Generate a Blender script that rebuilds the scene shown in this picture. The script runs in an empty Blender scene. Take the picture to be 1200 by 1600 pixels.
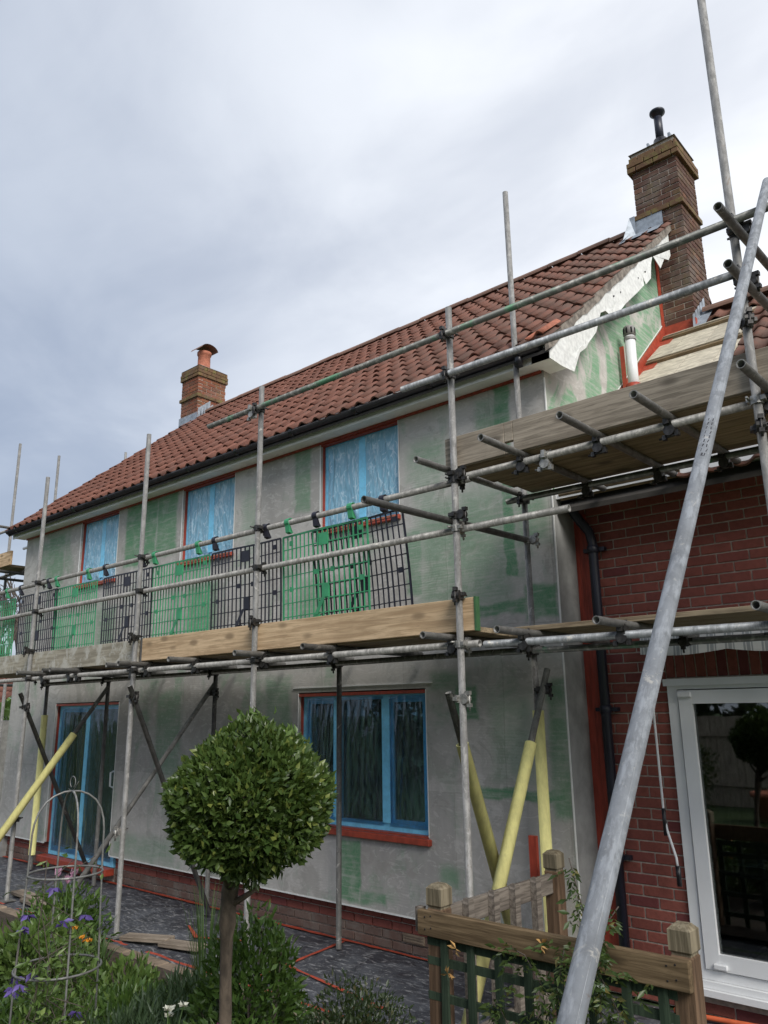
import bpy, math, random
import numpy as np
from mathutils import Vector, Matrix
R = math.radians
rnd = random.Random(7)
scene = bpy.context.scene
COL = scene.collection

# ------------------------------------------------------------------ camera
cam_pos = Vector((3.0, -5.5, 1.98))
yaw, pit, rol = R(41.2), R(14.37), R(-0.734)
fw0 = Vector((-math.sin(yaw), math.cos(yaw), 0)); rt0 = Vector((math.cos(yaw), math.sin(yaw), 0)); up0 = Vector((0, 0, 1))
fw = fw0*math.cos(pit) + up0*math.sin(pit); up1 = up0*math.cos(pit) - fw0*math.sin(pit)
rt = rt0*math.cos(rol) + up1*math.sin(rol); up = up1*math.cos(rol) - rt0*math.sin(rol)
cd = bpy.data.cameras.new('camera'); cam = bpy.data.objects.new('camera', cd); COL.objects.link(cam)
cam.matrix_world = Matrix(((rt.x, up.x, -fw.x, cam_pos.x), (rt.y, up.y, -fw.y, cam_pos.y), (rt.z, up.z, -fw.z, cam_pos.z), (0, 0, 0, 1)))
cd.sensor_fit = 'VERTICAL'; cd.sensor_height = 24.0; cd.lens = 24.0*1221.2/1600.0
cd.clip_start = 0.05; cd.clip_end = 2000
scene.camera = cam

# ------------------------------------------------------------------ sky, sun, exposure
SUN_EL, SUN_AZ = R(40), R(118)          # azimuth from +Y (behind the house) towards +X
sdir = Vector((math.sin(SUN_AZ)*math.cos(SUN_EL), math.cos(SUN_AZ)*math.cos(SUN_EL), math.sin(SUN_EL)))
W = bpy.data.worlds.new('World'); scene.world = W; W.use_nodes = True
nt = W.node_tree; nt.nodes.clear()
def wn(t, **k):
    n = nt.nodes.new(t)
    for a, b in k.items(): setattr(n, a, b)
    return n
def wl(a, b): nt.links.new(a, b)
def wmath(op, a, b=None, c=None):
    n = wn('ShaderNodeMath', operation=op)
    for i, v in enumerate((a, b, c)):
        if v is None: continue
        if isinstance(v, (int, float)): n.inputs[i].default_value = v
        else: wl(v, n.inputs[i])
    return n.outputs[0]
sky = wn('ShaderNodeTexSky', sky_type='NISHITA', sun_disc=False, sun_elevation=SUN_EL, sun_rotation=SUN_AZ, air_density=1.2, dust_density=2.0)
tc = wn('ShaderNodeTexCoord')
sep = wn('ShaderNodeSeparateXYZ'); wl(tc.outputs['Generated'], sep.inputs[0])
den = wmath('ADD', wmath('MAXIMUM', sep.outputs[2], 0.0), 0.22)
cmb = wn('ShaderNodeCombineXYZ'); wl(wmath('DIVIDE', sep.outputs[0], den), cmb.inputs[0]); wl(wmath('DIVIDE', sep.outputs[1], den), cmb.inputs[1])
def wnoise(scale, detail, rough, dist, off):
    mp = wn('ShaderNodeMapping'); mp.inputs['Location'].default_value = off; mp.inputs['Scale'].default_value = (1.0, 1.35, 1.0); mp.inputs['Rotation'].default_value = (0, 0, 0.5)
    wl(cmb.outputs[0], mp.inputs[0])
    n = wn('ShaderNodeTexNoise'); n.inputs['Scale'].default_value = scale; n.inputs['Detail'].default_value = detail
    n.inputs['Roughness'].default_value = rough; n.inputs['Distortion'].default_value = dist; wl(mp.outputs[0], n.inputs['Vector'])
    return n.outputs['Fac']
n1 = wnoise(0.9, 5, 0.5, 0.7, (3.1, 1.7, 0)); n2 = wnoise(2.4, 6, 0.55, 0.45, (0.4, 5.2, 0))
nn = wmath('ADD', wmath('MULTIPLY', n1, 0.66), wmath('MULTIPLY', n2, 0.34))
rampn = wn('ShaderNodeMapRange', interpolation_type='SMOOTHSTEP'); rampn.inputs['From Min'].default_value = 0.36; rampn.inputs['From Max'].default_value = 0.66
wl(nn, rampn.inputs['Value'])
cmix = wn('ShaderNodeMix', data_type='RGBA'); cmix.inputs[6].default_value = (1.75, 2.06, 2.70, 1); cmix.inputs[7].default_value = (2.8, 3.1, 3.65, 1)
wl(rampn.outputs[0], cmix.inputs[0])
gdir = Vector((0.66, 0.72, 0.2)).normalized()      # the veil of cloud thins towards the sun's side
dot = wn('ShaderNodeVectorMath', operation='DOT_PRODUCT'); wl(tc.outputs['Generated'], dot.inputs[0]); dot.inputs[1].default_value = gdir
gr = wn('ShaderNodeMapRange', interpolation_type='SMOOTHSTEP'); gr.inputs['From Min'].default_value = -0.42; gr.inputs['From Max'].default_value = 0.72; wl(dot.outputs['Value'], gr.inputs['Value'])
glow = wmath('MULTIPLY', gr.outputs[0], wmath('MULTIPLY_ADD', rampn.outputs[0], 0.35, 0.75))
gadd = wn('ShaderNodeMix', data_type='RGBA'); gadd.blend_type = 'ADD'; gadd.inputs[7].default_value = (3.3, 3.1, 2.7, 1)
wl(glow, gadd.inputs[0]); wl(cmix.outputs[2], gadd.inputs[6])
smix = wn('ShaderNodeMix', data_type='RGBA'); smix.inputs[0].default_value = 0.9
wl(sky.outputs[0], smix.inputs[6]); wl(gadd.outputs[2], smix.inputs[7])
bg = wn('ShaderNodeBackground'); bg.inputs[1].default_value = 0.1; wl(smix.outputs[2], bg.inputs[0])
wo = wn('ShaderNodeOutputWorld'); wl(bg.outputs[0], wo.inputs[0])

sl = bpy.data.lights.new('sun', 'SUN'); so = bpy.data.objects.new('sun', sl); COL.objects.link(so)
sl.energy = 1.5; sl.angle = R(26); sl.color = (1.0, 0.965, 0.9)
so.rotation_euler = sdir.to_track_quat('Z', 'Y').to_euler(); so.location = (0, 30, 30)
scene.view_settings.view_transform = 'Standard'; scene.view_settings.look = 'None'
scene.view_settings.exposure = 1.03; scene.view_settings.gamma = 1.0; scene.view_settings.use_curve_mapping = False

# ------------------------------------------------------------------ helpers: meshes and objects
WL = {}
class MB:
    def __init__(s): s.v = []; s.f = []; s.sm = []
    def face(s, idx, smooth=False): s.f.append(tuple(idx)); s.sm.append(smooth)
    def poly(s, pts, smooth=False):
        n = len(s.v); s.v += [tuple(p) for p in pts]; s.face(range(n, n+len(pts)), smooth); return s
    def box(s, a, b, bev=0.0):
        (x0, y0, z0), (x1, y1, z1) = a, b
        if bev <= 0:
            n = len(s.v)
            s.v += [(x, y, z) for z in (z0, z1) for y in (y0, y1) for x in (x0, x1)]
            for q in ((0,2,3,1), (4,5,7,6), (0,1,5,4), (2,6,7,3), (0,4,6,2), (1,3,7,5)): s.face([n+i for i in q])
            return s
        c = np.array([(x0+x1)/2, (y0+y1)/2, (z0+z1)/2]); h = np.array([x1-x0, y1-y0, z1-z0])/2
        n = len(s.v); key = {}
        for sx in (-1, 1):
            for sy in (-1, 1):
                for sz in (-1, 1):
                    for ax in range(3):
                        g = np.array([sx, sy, sz])*(h - bev); g[ax] = (sx, sy, sz)[ax]*h[ax]
                        key[(sx, sy, sz, ax)] = len(s.v); s.v.append(tuple(c+g))
        for ax in range(3):
            o = [i for i in range(3) if i != ax]
            for sg in (-1, 1):
                q = []
                for a_, b_ in ((-1,-1), (1,-1), (1,1), (-1,1)):
                    k = [0,0,0]; k[ax] = sg; k[o[0]] = a_; k[o[1]] = b_; q.append(key[(*k, ax)])
                s.face(q)
        for ax in range(3):
            o = [i for i in range(3) if i != ax]
            for a_ in (-1, 1):
                for b_ in (-1, 1):
                    k0 = [0,0,0]; k0[o[0]] = a_; k0[o[1]] = b_; k1 = list(k0); k0[ax] = -1; k1[ax] = 1
                    s.face([key[(*k0, o[0])], key[(*k1, o[0])], key[(*k1, o[1])], key[(*k0, o[1])]])
        for sx in (-1, 1):
            for sy in (-1, 1):
                for sz in (-1, 1): s.face([key[(sx, sy, sz, a)] for a in range(3)])
        return s
    def tube(s, p0, p1, r, n=12, r1=None, cap=True, hollow=False, smooth=True):
        p0 = Vector(p0); p1 = Vector(p1); d = (p1-p0).normalized(); r1 = r if r1 is None else r1
        u = d.orthogonal().normalized(); w = d.cross(u)
        def ring(c, rr):
            k = len(s.v)
            for i in range(n):
                a = 2*math.pi*i/n; s.v.append(tuple(c + (u*math.cos(a) + w*math.sin(a))*rr))
            return k
        def band(a, b, sm):
            for i in range(n): j = (i+1) % n; s.face((a+i, a+j, b+j, b+i), sm)
        A = ring(p0, r); B = ring(p1, r1); band(A, B, smooth)
        if hollow:
            for (c, o, sg, rr) in ((p0, A, 1, r), (p1, B, -1, r1)):
                I = ring(c, rr*0.80); J = ring(c + d*sg*min(0.25, (p1-p0).length*0.4), rr*0.80); band(o, I, False); band(I, J, True); s.face([J+i for i in range(n)])
        elif cap: s.face([A+i for i in range(n)][::-1]); s.face([B+i for i in range(n)])
        return s
    def path(s, pts, r, n=8, cap=True, radii=None):
        pts = [Vector(p) for p in pts]; rings = []; prev = None
        for i, p in enumerate(pts):
            d = ((pts[min(i+1, len(pts)-1)] - pts[max(i-1, 0)])).normalized()
            if prev is None: u = d.orthogonal().normalized()
            else: u = (prev - d*prev.dot(d)).normalized()
            prev = u; w = d.cross(u); rr = radii[i] if radii else r; k = len(s.v)
            for j in range(n):
                a = 2*math.pi*j/n; s.v.append(tuple(p + (u*math.cos(a) + w*math.sin(a))*rr))
            rings.append(k)
        for a, b in zip(rings, rings[1:]):
            for j in range(n): q = (j+1) % n; s.face((a+j, a+q, b+q, b+j), True)
        if cap: s.face([rings[0]+j for j in range(n)][::-1]); s.face([rings[-1]+j for j in range(n)])
        return s
    def lathe(s, c, prof, n=20, smooth=True):
        rings = []
        for (rr, z) in prof:
            k = len(s.v); rings.append(k)
            for j in range(n): a = 2*math.pi*j/n; s.v.append((c[0]+rr*math.cos(a), c[1]+rr*math.sin(a), c[2]+z))
        for a, b in zip(rings, rings[1:]):
            for j in range(n): q = (j+1) % n; s.face((a+j, a+q, b+q, b+j), smooth)
        return s
    def extr(s, pts, d):
        n = len(s.v); m = len(pts); d = Vector(d)
        s.v += [tuple(p) for p in pts] + [tuple(Vector(p)+d) for p in pts]
        s.face(range(n, n+m)); s.face([n+m+i for i in range(m)][::-1])
        for i in range(m): j = (i+1) % m; s.face((n+i, n+m+i, n+m+j, n+j))
        return s
    def hexa(s, p):   # 8 corners, bottom 4 then top 4
        n = len(s.v); s.v += [tuple(q) for q in p]
        for q in ((3,2,1,0), (4,5,6,7), (0,1,5,4), (1,2,6,5), (2,3,7,6), (3,0,4,7)): s.face([n+i for i in q])
        return s
    def mesh(s, name, off=(0,0,0)):
        me = bpy.data.meshes.new(name); o = np.array(off)
        me.from_pydata([tuple(x) for x in (np.array(s.v, dtype=float)-o)], [], s.f)
        me.polygons.foreach_set('use_smooth', s.sm); me.update(); return me

def tag(o, label=None, cat=None, group=None, kind=None):
    if label: o['label'] = label
    if cat: o['category'] = cat
    if group: o['group'] = group
    if kind: o['kind'] = kind
    return o
def link(o, parent, loc):
    COL.objects.link(o); loc = Vector(loc); WL[o.name] = loc
    if parent is not None: o.parent = parent; o.location = loc - WL[parent.name]
    else: o.location = loc
    return o
def empty(name, loc, label=None, cat=None, group=None):
    o = bpy.data.objects.new(name, None); o.empty_display_size = 0.1; link(o, None, loc); return tag(o, label, cat, group)
def obj(name, mb, m, parent=None, loc=None, label=None, cat=None, group=None, kind=None):
    if isinstance(mb, MB):
        if loc is None:
            a = np.array(mb.v); loc = ((a[:,0].min()+a[:,0].max())/2, (a[:,1].min()+a[:,1].max())/2, a[:,2].min())
        me = mb.mesh(name, loc)
    else: me = mb; loc = loc or (0,0,0)
    if m is not None and len(me.materials) == 0: me.materials.append(m)
    o = bpy.data.objects.new(name, me); link(o, parent, loc); return tag(o, label, cat, group, kind)

# ------------------------------------------------------------------ helpers: materials
class NT:
    def __init__(s, name):
        s.m = bpy.data.materials.new(name); s.m.use_nodes = True; s.t = s.m.node_tree; s.t.nodes.clear()
        s.out = s.n('ShaderNodeOutputMaterial'); s.p = s.n('ShaderNodeBsdfPrincipled'); s.l(s.p.outputs[0], s.out.inputs[0])
    def n(s, t, **k):
        q = s.t.nodes.new(t)
        for a, b in k.items(): setattr(q, a, b)
        return q
    def l(s, a, b): s.t.links.new(a, b)
    def put(s, sock, v):
        if hasattr(v, 'is_output'): s.l(v, sock)
        elif isinstance(v, (tuple, list)) and len(v) == 3 and len(sock.default_value) == 4: sock.default_value = (*v, 1)
        else: sock.default_value = v
    def math(s, op, *a, clamp=False):
        q = s.n('ShaderNodeMath', operation=op, use_clamp=clamp)
        for i, v in enumerate(a): s.put(q.inputs[i], v)
        return q.outputs[0]
    def vec(s, op, *a):
        q = s.n('ShaderNodeVectorMath', operation=op)
        for i, v in enumerate(a): s.put(q.inputs[i], v)
        return q.outputs['Value'] if op in ('LENGTH', 'DOT_PRODUCT') else q.outputs[0]
    def coord(s, kind='Object'):
        if kind == 'World': return s.n('ShaderNodeNewGeometry').outputs['Position']
        return s.n('ShaderNodeTexCoord').outputs[kind]
    def noise(s, v, scale, detail=4, rough=0.55, dist=0.0, stretch=None, color=False):
        if stretch:
            mp = s.n('ShaderNodeMapping'); mp.inputs['Scale'].default_value = stretch; s.l(v, mp.inputs[0]); v = mp.outputs[0]
        q = s.n('ShaderNodeTexNoise'); s.l(v, q.inputs['Vector']); q.inputs['Scale'].default_value = scale; q.inputs['Detail'].default_value = detail
        q.inputs['Roughness'].default_value = rough; q.inputs['Distortion'].default_value = dist
        return q.outputs['Color' if color else 'Fac']
    def ramp(s, v, lo, hi, a=0.0, b=1.0):
        q = s.n('ShaderNodeMapRange', interpolation_type='SMOOTHSTEP')
        for nm, x in (('Value', v), ('From Min', lo), ('From Max', hi), ('To Min', a), ('To Max', b)): s.put(q.inputs[nm], x)
        return q.outputs[0]
    def mix(s, f, a, b, blend='MIX'):
        q = s.n('ShaderNodeMix', data_type='RGBA'); q.blend_type = blend
        s.put(q.inputs[0], f); s.put(q.inputs[6], a); s.put(q.inputs[7], b); return q.outputs[2]
    def rand(s):   # one random value per object and per loose piece
        a = s.n('ShaderNodeObjectInfo').outputs['Random']; b = s.n('ShaderNodeNewGeometry').outputs['Random Per Island']
        return s.math('FRACT', s.math('ADD', s.math('MULTIPLY', a, 7.31), b))
    def bump(s, h, strength=0.3, dist=0.01):
        q = s.n('ShaderNodeBump'); q.inputs['Strength'].default_value = strength; q.inputs['Distance'].default_value = dist
        s.l(h, q.inputs['Height']); s.l(q.outputs[0], s.p.inputs['Normal']); return q
    def set(s, **k):
        for a, b in k.items(): s.put(s.p.inputs[a.replace('_', ' ')], b)
        return s

def simple(name, col, rough=0.6, metal=0.0, var=0.15, scale=12.0, bump=0.0, rnd_amt=0.0, stretch=None, spec=0.5, coord='Object'):
    t = NT(name); c = t.coord(coord)
    nz = t.noise(c, scale, 5, 0.6, 0.2, stretch)
    k = t.ramp(nz, 0.3, 0.7, 1-var, 1+var)
    if rnd_amt: k = t.math('MULTIPLY', k, t.math('ADD', 1-rnd_amt, t.math('MULTIPLY', t.rand(), 2*rnd_amt)))
    cb = t.n('ShaderNodeCombineXYZ'); [t.l(k, cb.inputs[i]) for i in range(3)]
    base = t.mix(1.0, col, cb.outputs[0], 'MULTIPLY')
    t.set(Base_Color=base, Roughness=rough, Metallic=metal); t.p.inputs['Specular IOR Level'].default_value = spec
    if bump: t.bump(nz, bump, 0.01)
    return t.m

M = {}
# rendered wall: grey base coat with green reinforcing mesh grinning through in places
def wall_mat(name, rects, swirl, gcol=(0.105, 0.265, 0.140)):
    t = NT(name); c = t.coord('World')
    n_big = t.noise(c, 1.1, 4, 0.55, 0.6); n_mid = t.noise(c, 6, 5, 0.6, 0.3); n_fine = t.noise(c, 60, 3, 0.6)
    n_str = t.noise(c, 2.2, 4, 0.6, 0.2, (3.2, 3.2, 0.35)); n_hor = t.noise(c, 7, 3, 0.6, 0.1, (0.5, 0.5, 5.0))
    base = t.mix(t.ramp(n_big, 0.3, 0.7), (0.42, 0.40, 0.375), (0.54, 0.52, 0.495))
    base = t.mix(t.ramp(n_str, 0.42, 0.75, 0, 0.45), base, (0.33, 0.33, 0.315))
    base = t.mix(t.ramp(n_mid, 0.5, 0.8, 0, 0.3), base, (0.58, 0.58, 0.575))
    bk = t.n('ShaderNodeTexBrick'); mp = t.n('ShaderNodeMapping'); mp.inputs['Rotation'].default_value = (math.pi/2, 0, 0); t.l(t.vec('ADD', c, t.vec('MULTIPLY', t.noise(c, 2.5, 3, 0.6, 0.0, None, True), (0.07, 0.07, 0.07))), mp.inputs[0]); t.l(mp.outputs[0], bk.inputs['Vector'])
    for nm, v in (('Scale', 1.0), ('Mortar Size', 0.006), ('Mortar Smooth', 0.6), ('Brick Width', 1.05), ('Row Height', 1.35), ('Bias', 0.0)): bk.inputs[nm].default_value = v
    bk.inputs['Color1'].default_value = (.80, .80, .80, 1); bk.inputs['Color2'].default_value = (1.12, 1.12, 1.11, 1); bk.inputs['Mortar'].default_value = (.78, .78, .76, 1)
    base = t.mix(0.9, base, bk.outputs['Color'], 'MULTIPLY')
    trow = t.noise(c, 4.0, 5, 0.7, 2.6, (1.0, 1.0, 2.2)); base = t.mix(t.ramp(trow, 0.40, 0.46, 0.0, 0.22), base, (0.36, 0.345, 0.325)); base = t.mix(t.ramp(trow, 0.55, 0.575, 0.0, 0.42), base, (0.60, 0.585, 0.56)); base = t.mix(t.ramp(t.noise(c, 2.6, 6, 0.7, 1.2), 0.54, 0.60, 0.0, 0.5), base, (0.33, 0.315, 0.29))
    dn = t.noise(c, 3.5, 4, 0.6, 0.0, None, True)
    pos = t.vec('ADD', c, t.vec('MULTIPLY', t.vec('SUBTRACT', dn, (0.5, 0.5, 0.5)), (0.13, 0.13, 0.13)))
    mask = None
    for (x0, x1, z0, z1, st, soft) in rects:
        d = t.vec('SUBTRACT', t.vec('ABSOLUTE', t.vec('SUBTRACT', pos, ((x0+x1)/2, 0, (z0+z1)/2))), ((x1-x0)/2, 9, (z1-z0)/2))
        sp = t.n('ShaderNodeSeparateXYZ'); t.l(d, sp.inputs[0])
        mm = t.ramp(t.math('MAXIMUM', sp.outputs[0], sp.outputs[2]), soft*.8, -soft*.8, 0.0, min(.98, st*1.25))
        mask = mm if mask is None else t.math('MAXIMUM', mask, mm)
    patch = t.ramp(n_mid, 0.28, 0.55, 0.55, 1.0)
    if mask is not None: mask = t.math('MULTIPLY', t.math('MULTIPLY', mask, patch), t.ramp(n_hor, 0.32, 0.55, 0.62, 1.0))
    sw = t.noise(c, 1.5 if not swirl else 1.7, 6, 0.62, 1.6, (1, 1, .6))
    sw = t.ramp(sw, 0.42 if swirl else 0.50, 0.54 if swirl else 0.68, 0.0, 0.95 if swirl else 0.5)
    sw = t.math('MULTIPLY', sw, t.ramp(n_hor, 0.3, 0.62, 0.4, 1.0))
    mask = sw if mask is None else t.math('MAXIMUM', mask, sw)
    mask = t.math('MULTIPLY', mask, t.ramp(n_fine, 0.2, 0.7, 0.75, 1.0))
    col = t.mix(mask, base, gcol)
    smear = t.noise(c, 9, 5, 0.7, 1.0); col = t.mix(t.ramp(smear, 0.66, 0.8, 0, 0.5), col, (0.22, 0.22, 0.21))
    t.set(Base_Color=col, Roughness=0.88); t.p.inputs['Specular IOR Level'].default_value = 0.2
    wv = t.n('ShaderNodeTexWave', wave_type='BANDS', bands_direction='Z'); t.l(c, wv.inputs[0]); wv.inputs['Scale'].default_value = 14; wv.inputs['Distortion'].default_value = 2.5; wv.inputs['Detail'].default_value = 2
    hh = t.math('ADD', t.math('MULTIPLY', t.math('MULTIPLY', wv.outputs['Fac'], t.ramp(n_big, 0.52, 0.64)), 0.18), t.math('ADD', n_mid, t.math('MULTIPLY', n_fine, 0.25)))
    t.bump(hh, 0.35, 0.008); return t.m
GREEN = [(-6.5,-5.75,3.9,4.75,.8,.05), (-5.75,-5.3,3.95,4.75,.75,.05), (-8.75,-8.2,3.9,4.7,.6,.1), (-9.0,-8.3,4.2,4.6,.5,.1), (-3.1,-2.85,4.05,4.8,.55,.04), (-4.0,-3.7,3.9,4.5,.35,.1),
  (-.52,-.36,4.0,4.75,.75,.03), (-.72,-.42,4.35,4.65,.5,.06), (-1.5,-1.05,4.1,4.45,.5,.12), (-1.45,-1.2,3.75,4.5,.35,.1),
  (-.48,-.36,3.05,4.1,.95,.025), (-1.4,-.45,2.85,3.85,.5,.2), (-1.2,-.3,2.75,2.86,.95,.03), (-1.55,-1.35,3.0,3.6,.6,.05), (-.3,-.02,2.7,2.95,.85,.04), (-.35,-.05,3.3,3.75,.55,.1), (-.4,-.22,2.5,2.6,.8,.02),
  (-2.42,-2.15,.36,.86,.95,.03), (-2.15,-1.85,.36,.46,.7,.04), (-1.05,-.82,1.9,2.2,.9,.03), (-1.3,-.9,2.15,2.3,.5,.06), (-.85,-.05,1.31,1.40,.8,.02), (-1.25,-1.05,.6,.75,.6,.07), (-.16,0,1.2,2.2,.6,.05), (-.7,-.3,1.45,2.1,.35,.1),
  (-5.5,-5.0,1.3,2.25,.5,.08), (-3.5,-3.1,1.7,2.35,.5,.08), (-6.3,-5.0,.34,.6,.4,.1), (-4.4,-3.4,.34,.55,.4,.08), (-9.3,-8.9,2.8,3.6,.5,.1), (-7.1,-6.6,2.7,3.4,.5,.1), (-5.0,-4.4,2.75,3.5,.6,.1), (-3.0,-2.6,2.7,3.3,.5,.1)]
M['render'] = wall_mat('grey_base_coat', GREEN, False)
M['gable'] = wall_mat('green_grey_base_coat', [(-1,1,0,4.6,.25,.05)], True, (0.14, 0.32, 0.18))
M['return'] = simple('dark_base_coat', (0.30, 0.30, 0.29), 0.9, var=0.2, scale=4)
M['bead'] = simple('white_pvc_bead', (0.78, 0.78, 0.76), 0.5, var=0.05)

def brick_mat(name, c0, c1, c2, lichen=0.0, dirt=0.0):
    t = NT(name); c = t.coord('World'); r = t.rand(); n = t.noise(c, 35, 4, 0.6); n2 = t.noise(c, 3.2, 4, 0.6, 0.4)
    col = t.mix(r, c0, c1); col = t.mix(t.ramp(r, 0.82, 0.95), col, c2); col = t.mix(t.ramp(n, 0.35, 0.75, 0, 0.4), col, tuple(x*0.55 for x in c0))
    if dirt: col = t.mix(t.ramp(n2, 0.45, 0.7, 0, dirt), col, (0.20, 0.185, 0.165))
    if lichen: col = t.mix(t.ramp(t.noise(c, 9, 5, 0.7), 0.45, 0.68, 0, lichen), col, (0.17, 0.145, 0.055))
    t.set(Base_Color=col, Roughness=0.85); t.p.inputs['Specular IOR Level'].default_value = 0.25; t.bump(n, 0.5, 0.006); return t.m
M['brick'] = brick_mat('red_brick', (0.215, 0.068, 0.054), (0.31, 0.102, 0.078), (0.17, 0.05, 0.05))
M['brick_grey'] = brick_mat('dirty_brick', (0.13, 0.085, 0.07), (0.17, 0.105, 0.085), (0.17, 0.13, 0.11), 0, 0.6)
M['brick_stack'] = brick_mat('weathered_stack_brick', (0.085, 0.044, 0.035), (0.135, 0.066, 0.048), (0.18, 0.085, 0.055), 0.3, 0.45)
M['brick_mossy'] = brick_mat('mossy_stack_brick', (0.13, 0.075, 0.045), (0.17, 0.10, 0.055), (0.2, 0.12, 0.06), 0.95, 0.4)
M['brick_orange'] = brick_mat('orange_stack_brick', (0.20, 0.070, 0.042), (0.29, 0.105, 0.06), (0.16, 0.07, 0.045), 0.35, 0.35)
M['mortar'] = simple('mortar', (0.42, 0.36, 0.31), 0.95, var=0.2, scale=30, bump=0.3)
def tile_mat(name, a, b, c_, weather):
    t = NT(name); c = t.coord('World'); r = t.rand(); n = t.noise(c, 18, 5, 0.65); n2 = t.noise(c, 1.1, 4, 0.6, 0.4)
    col = t.mix(r, a, b); col = t.mix(t.ramp(r, 0.8, 1.0, 0, 0.7), col, c_)
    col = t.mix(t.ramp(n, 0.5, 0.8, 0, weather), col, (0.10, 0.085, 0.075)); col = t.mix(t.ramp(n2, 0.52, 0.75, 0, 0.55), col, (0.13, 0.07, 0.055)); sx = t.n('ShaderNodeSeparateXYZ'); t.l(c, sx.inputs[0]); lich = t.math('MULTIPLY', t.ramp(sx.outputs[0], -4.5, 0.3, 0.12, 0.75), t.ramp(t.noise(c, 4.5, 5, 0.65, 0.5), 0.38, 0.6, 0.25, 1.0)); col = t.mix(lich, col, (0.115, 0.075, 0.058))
    t.set(Base_Color=col, Roughness=0.72); t.p.inputs['Specular IOR Level'].default_value = 0.35; t.bump(n, 0.35, 0.006); return t.m
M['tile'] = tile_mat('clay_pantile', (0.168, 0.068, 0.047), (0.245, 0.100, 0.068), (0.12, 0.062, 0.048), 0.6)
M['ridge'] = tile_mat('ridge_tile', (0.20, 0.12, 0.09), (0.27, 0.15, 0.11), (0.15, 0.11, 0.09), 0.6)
M['verge'] = simple('verge_mortar', (0.20, 0.175, 0.15), 0.95, var=0.45, scale=14, bump=1.0)
M['felt'] = simple('roof_underlay', (0.05, 0.045, 0.04), 0.9)
M['white'] = simple('white_painted_trim', (0.84, 0.84, 0.83), 0.45, var=0.07, scale=5)
M['flap'] = simple('white_mottled_plastic', (0.74, 0.75, 0.73), 0.5, var=0.14, scale=22)
M['upvc'] = simple('white_upvc', (0.80, 0.81, 0.82), 0.3, var=0.03, scale=3)
M['black'] = simple('black_plastic', (0.014, 0.014, 0.018), 0.33, var=0.3, scale=6)
M['navy'] = simple('black_downpipe_plastic', (0.016, 0.018, 0.030), 0.4, var=0.4, scale=5, stretch=(4, 4, 0.4))
M['lead'] = simple('lead_flashing', (0.30, 0.335, 0.38), 0.5, metal=0.25, var=0.25, scale=12, bump=0.3)
M['redtape'] = simple('red_masking_tape', (0.36, 0.058, 0.030), 0.5, var=0.22, scale=14, bump=0.25)
M['redstrip'] = simple('red_masking_film', (0.33, 0.050, 0.028), 0.45, var=0.3, scale=7, stretch=(5, 5, 0.6), bump=0.3)
M['bluetape'] = simple('blue_masking_tape', (0.22, 0.66, 0.95), 0.3, var=0.12, scale=14, bump=0.3)
M['clay'] = simple('terracotta', (0.36, 0.125, 0.075), 0.8, var=0.25, scale=20)
M['boardroof'] = simple('weathered_sarking', (0.46, 0.415, 0.33), 0.85, var=0.3, scale=9, stretch=(1, 3, 3), rnd_amt=0.14, bump=0.2)
M['batten'] = simple('brown_batten', (0.20, 0.145, 0.085), 0.85, var=0.25, scale=10)

def galv(name, base, dark, metal=0.55):
    t = NT(name); c = t.coord('Object'); g = t.coord('World'); n = t.noise(g, 14, 5, 0.65, 0.3); n2 = t.noise(g, 3.2, 4, 0.6, 0.5); n3 = t.noise(g, 90, 2, 0.5); n4 = t.noise(g, 26, 5, 0.7, 0.2, (1.6, .45, .4))
    r = t.n('ShaderNodeObjectInfo').outputs['Random']
    col = t.mix(t.ramp(n, 0.35, 0.68), base, tuple(x*0.72 for x in base)); col = t.mix(t.ramp(n2, 0.52, 0.72, 0, 0.75), col, dark)
    col = t.mix(t.ramp(n4, 0.46, 0.62, 0, 0.7), col, tuple(x*1.5 for x in base)); col = t.mix(t.ramp(n3, 0.62, 0.75, 0, 0.4), col, (0.5, 0.5, 0.48)); col = t.mix(t.math('MULTIPLY', r, 0.38), col, tuple(x*0.5 for x in base)); n5 = t.noise(g, 9, 6, 0.75, 0.8); col = t.mix(t.ramp(n5, 0.60, 0.66, 0, 0.75), col, (0.46, 0.445, 0.41)); col = t.mix(t.ramp(n5, 0.36, 0.30, 0, 0.5), col, (0.16, 0.10, 0.065))
    t.set(Base_Color=col, Metallic=metal, Roughness=t.ramp(n, 0.3, 0.7, 0.5, 0.72)); t.bump(t.math('ADD', n, t.math('MULTIPLY', n3, 0.3)), 0.12, 0.004); return t.m
M['galv'] = galv('galvanised_tube', (0.26, 0.255, 0.245), (0.14, 0.135, 0.125), 0.35)
M['galv_new'] = galv('bright_galvanised_tube', (0.25, 0.265, 0.285), (0.13, 0.14, 0.155), 0.5)
M['galv_dark'] = galv('dull_steel_tube', (0.15, 0.147, 0.14), (0.08, 0.08, 0.075), 0.25)
def green_tube():
    t = NT('green_painted_tube'); g = t.coord('World'); n = t.noise(g, 2.6, 4, 0.6, 0.4); n2 = t.noise(g, 22, 4, 0.6)
    col = t.mix(t.ramp(n, 0.54, 0.66), (0.10, 0.105, 0.10), (0.05, 0.15, 0.085)); col = t.mix(t.ramp(n2, 0.48, 0.7, 0, 0.7), col, (0.30, 0.30, 0.285))
    t.set(Base_Color=col, Metallic=0.35, Roughness=0.5); t.bump(n2, 0.12, 0.004); return t.m
M['green_tube'] = green_tube()
M['coupler'] = simple('oiled_steel_coupler', (0.055, 0.052, 0.05), 0.45, metal=0.6, var=0.5, scale=40)
M['coupler_g'] = simple('galvanised_coupler', (0.34, 0.33, 0.31), 0.5, metal=0.6, var=0.4, scale=40)
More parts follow.
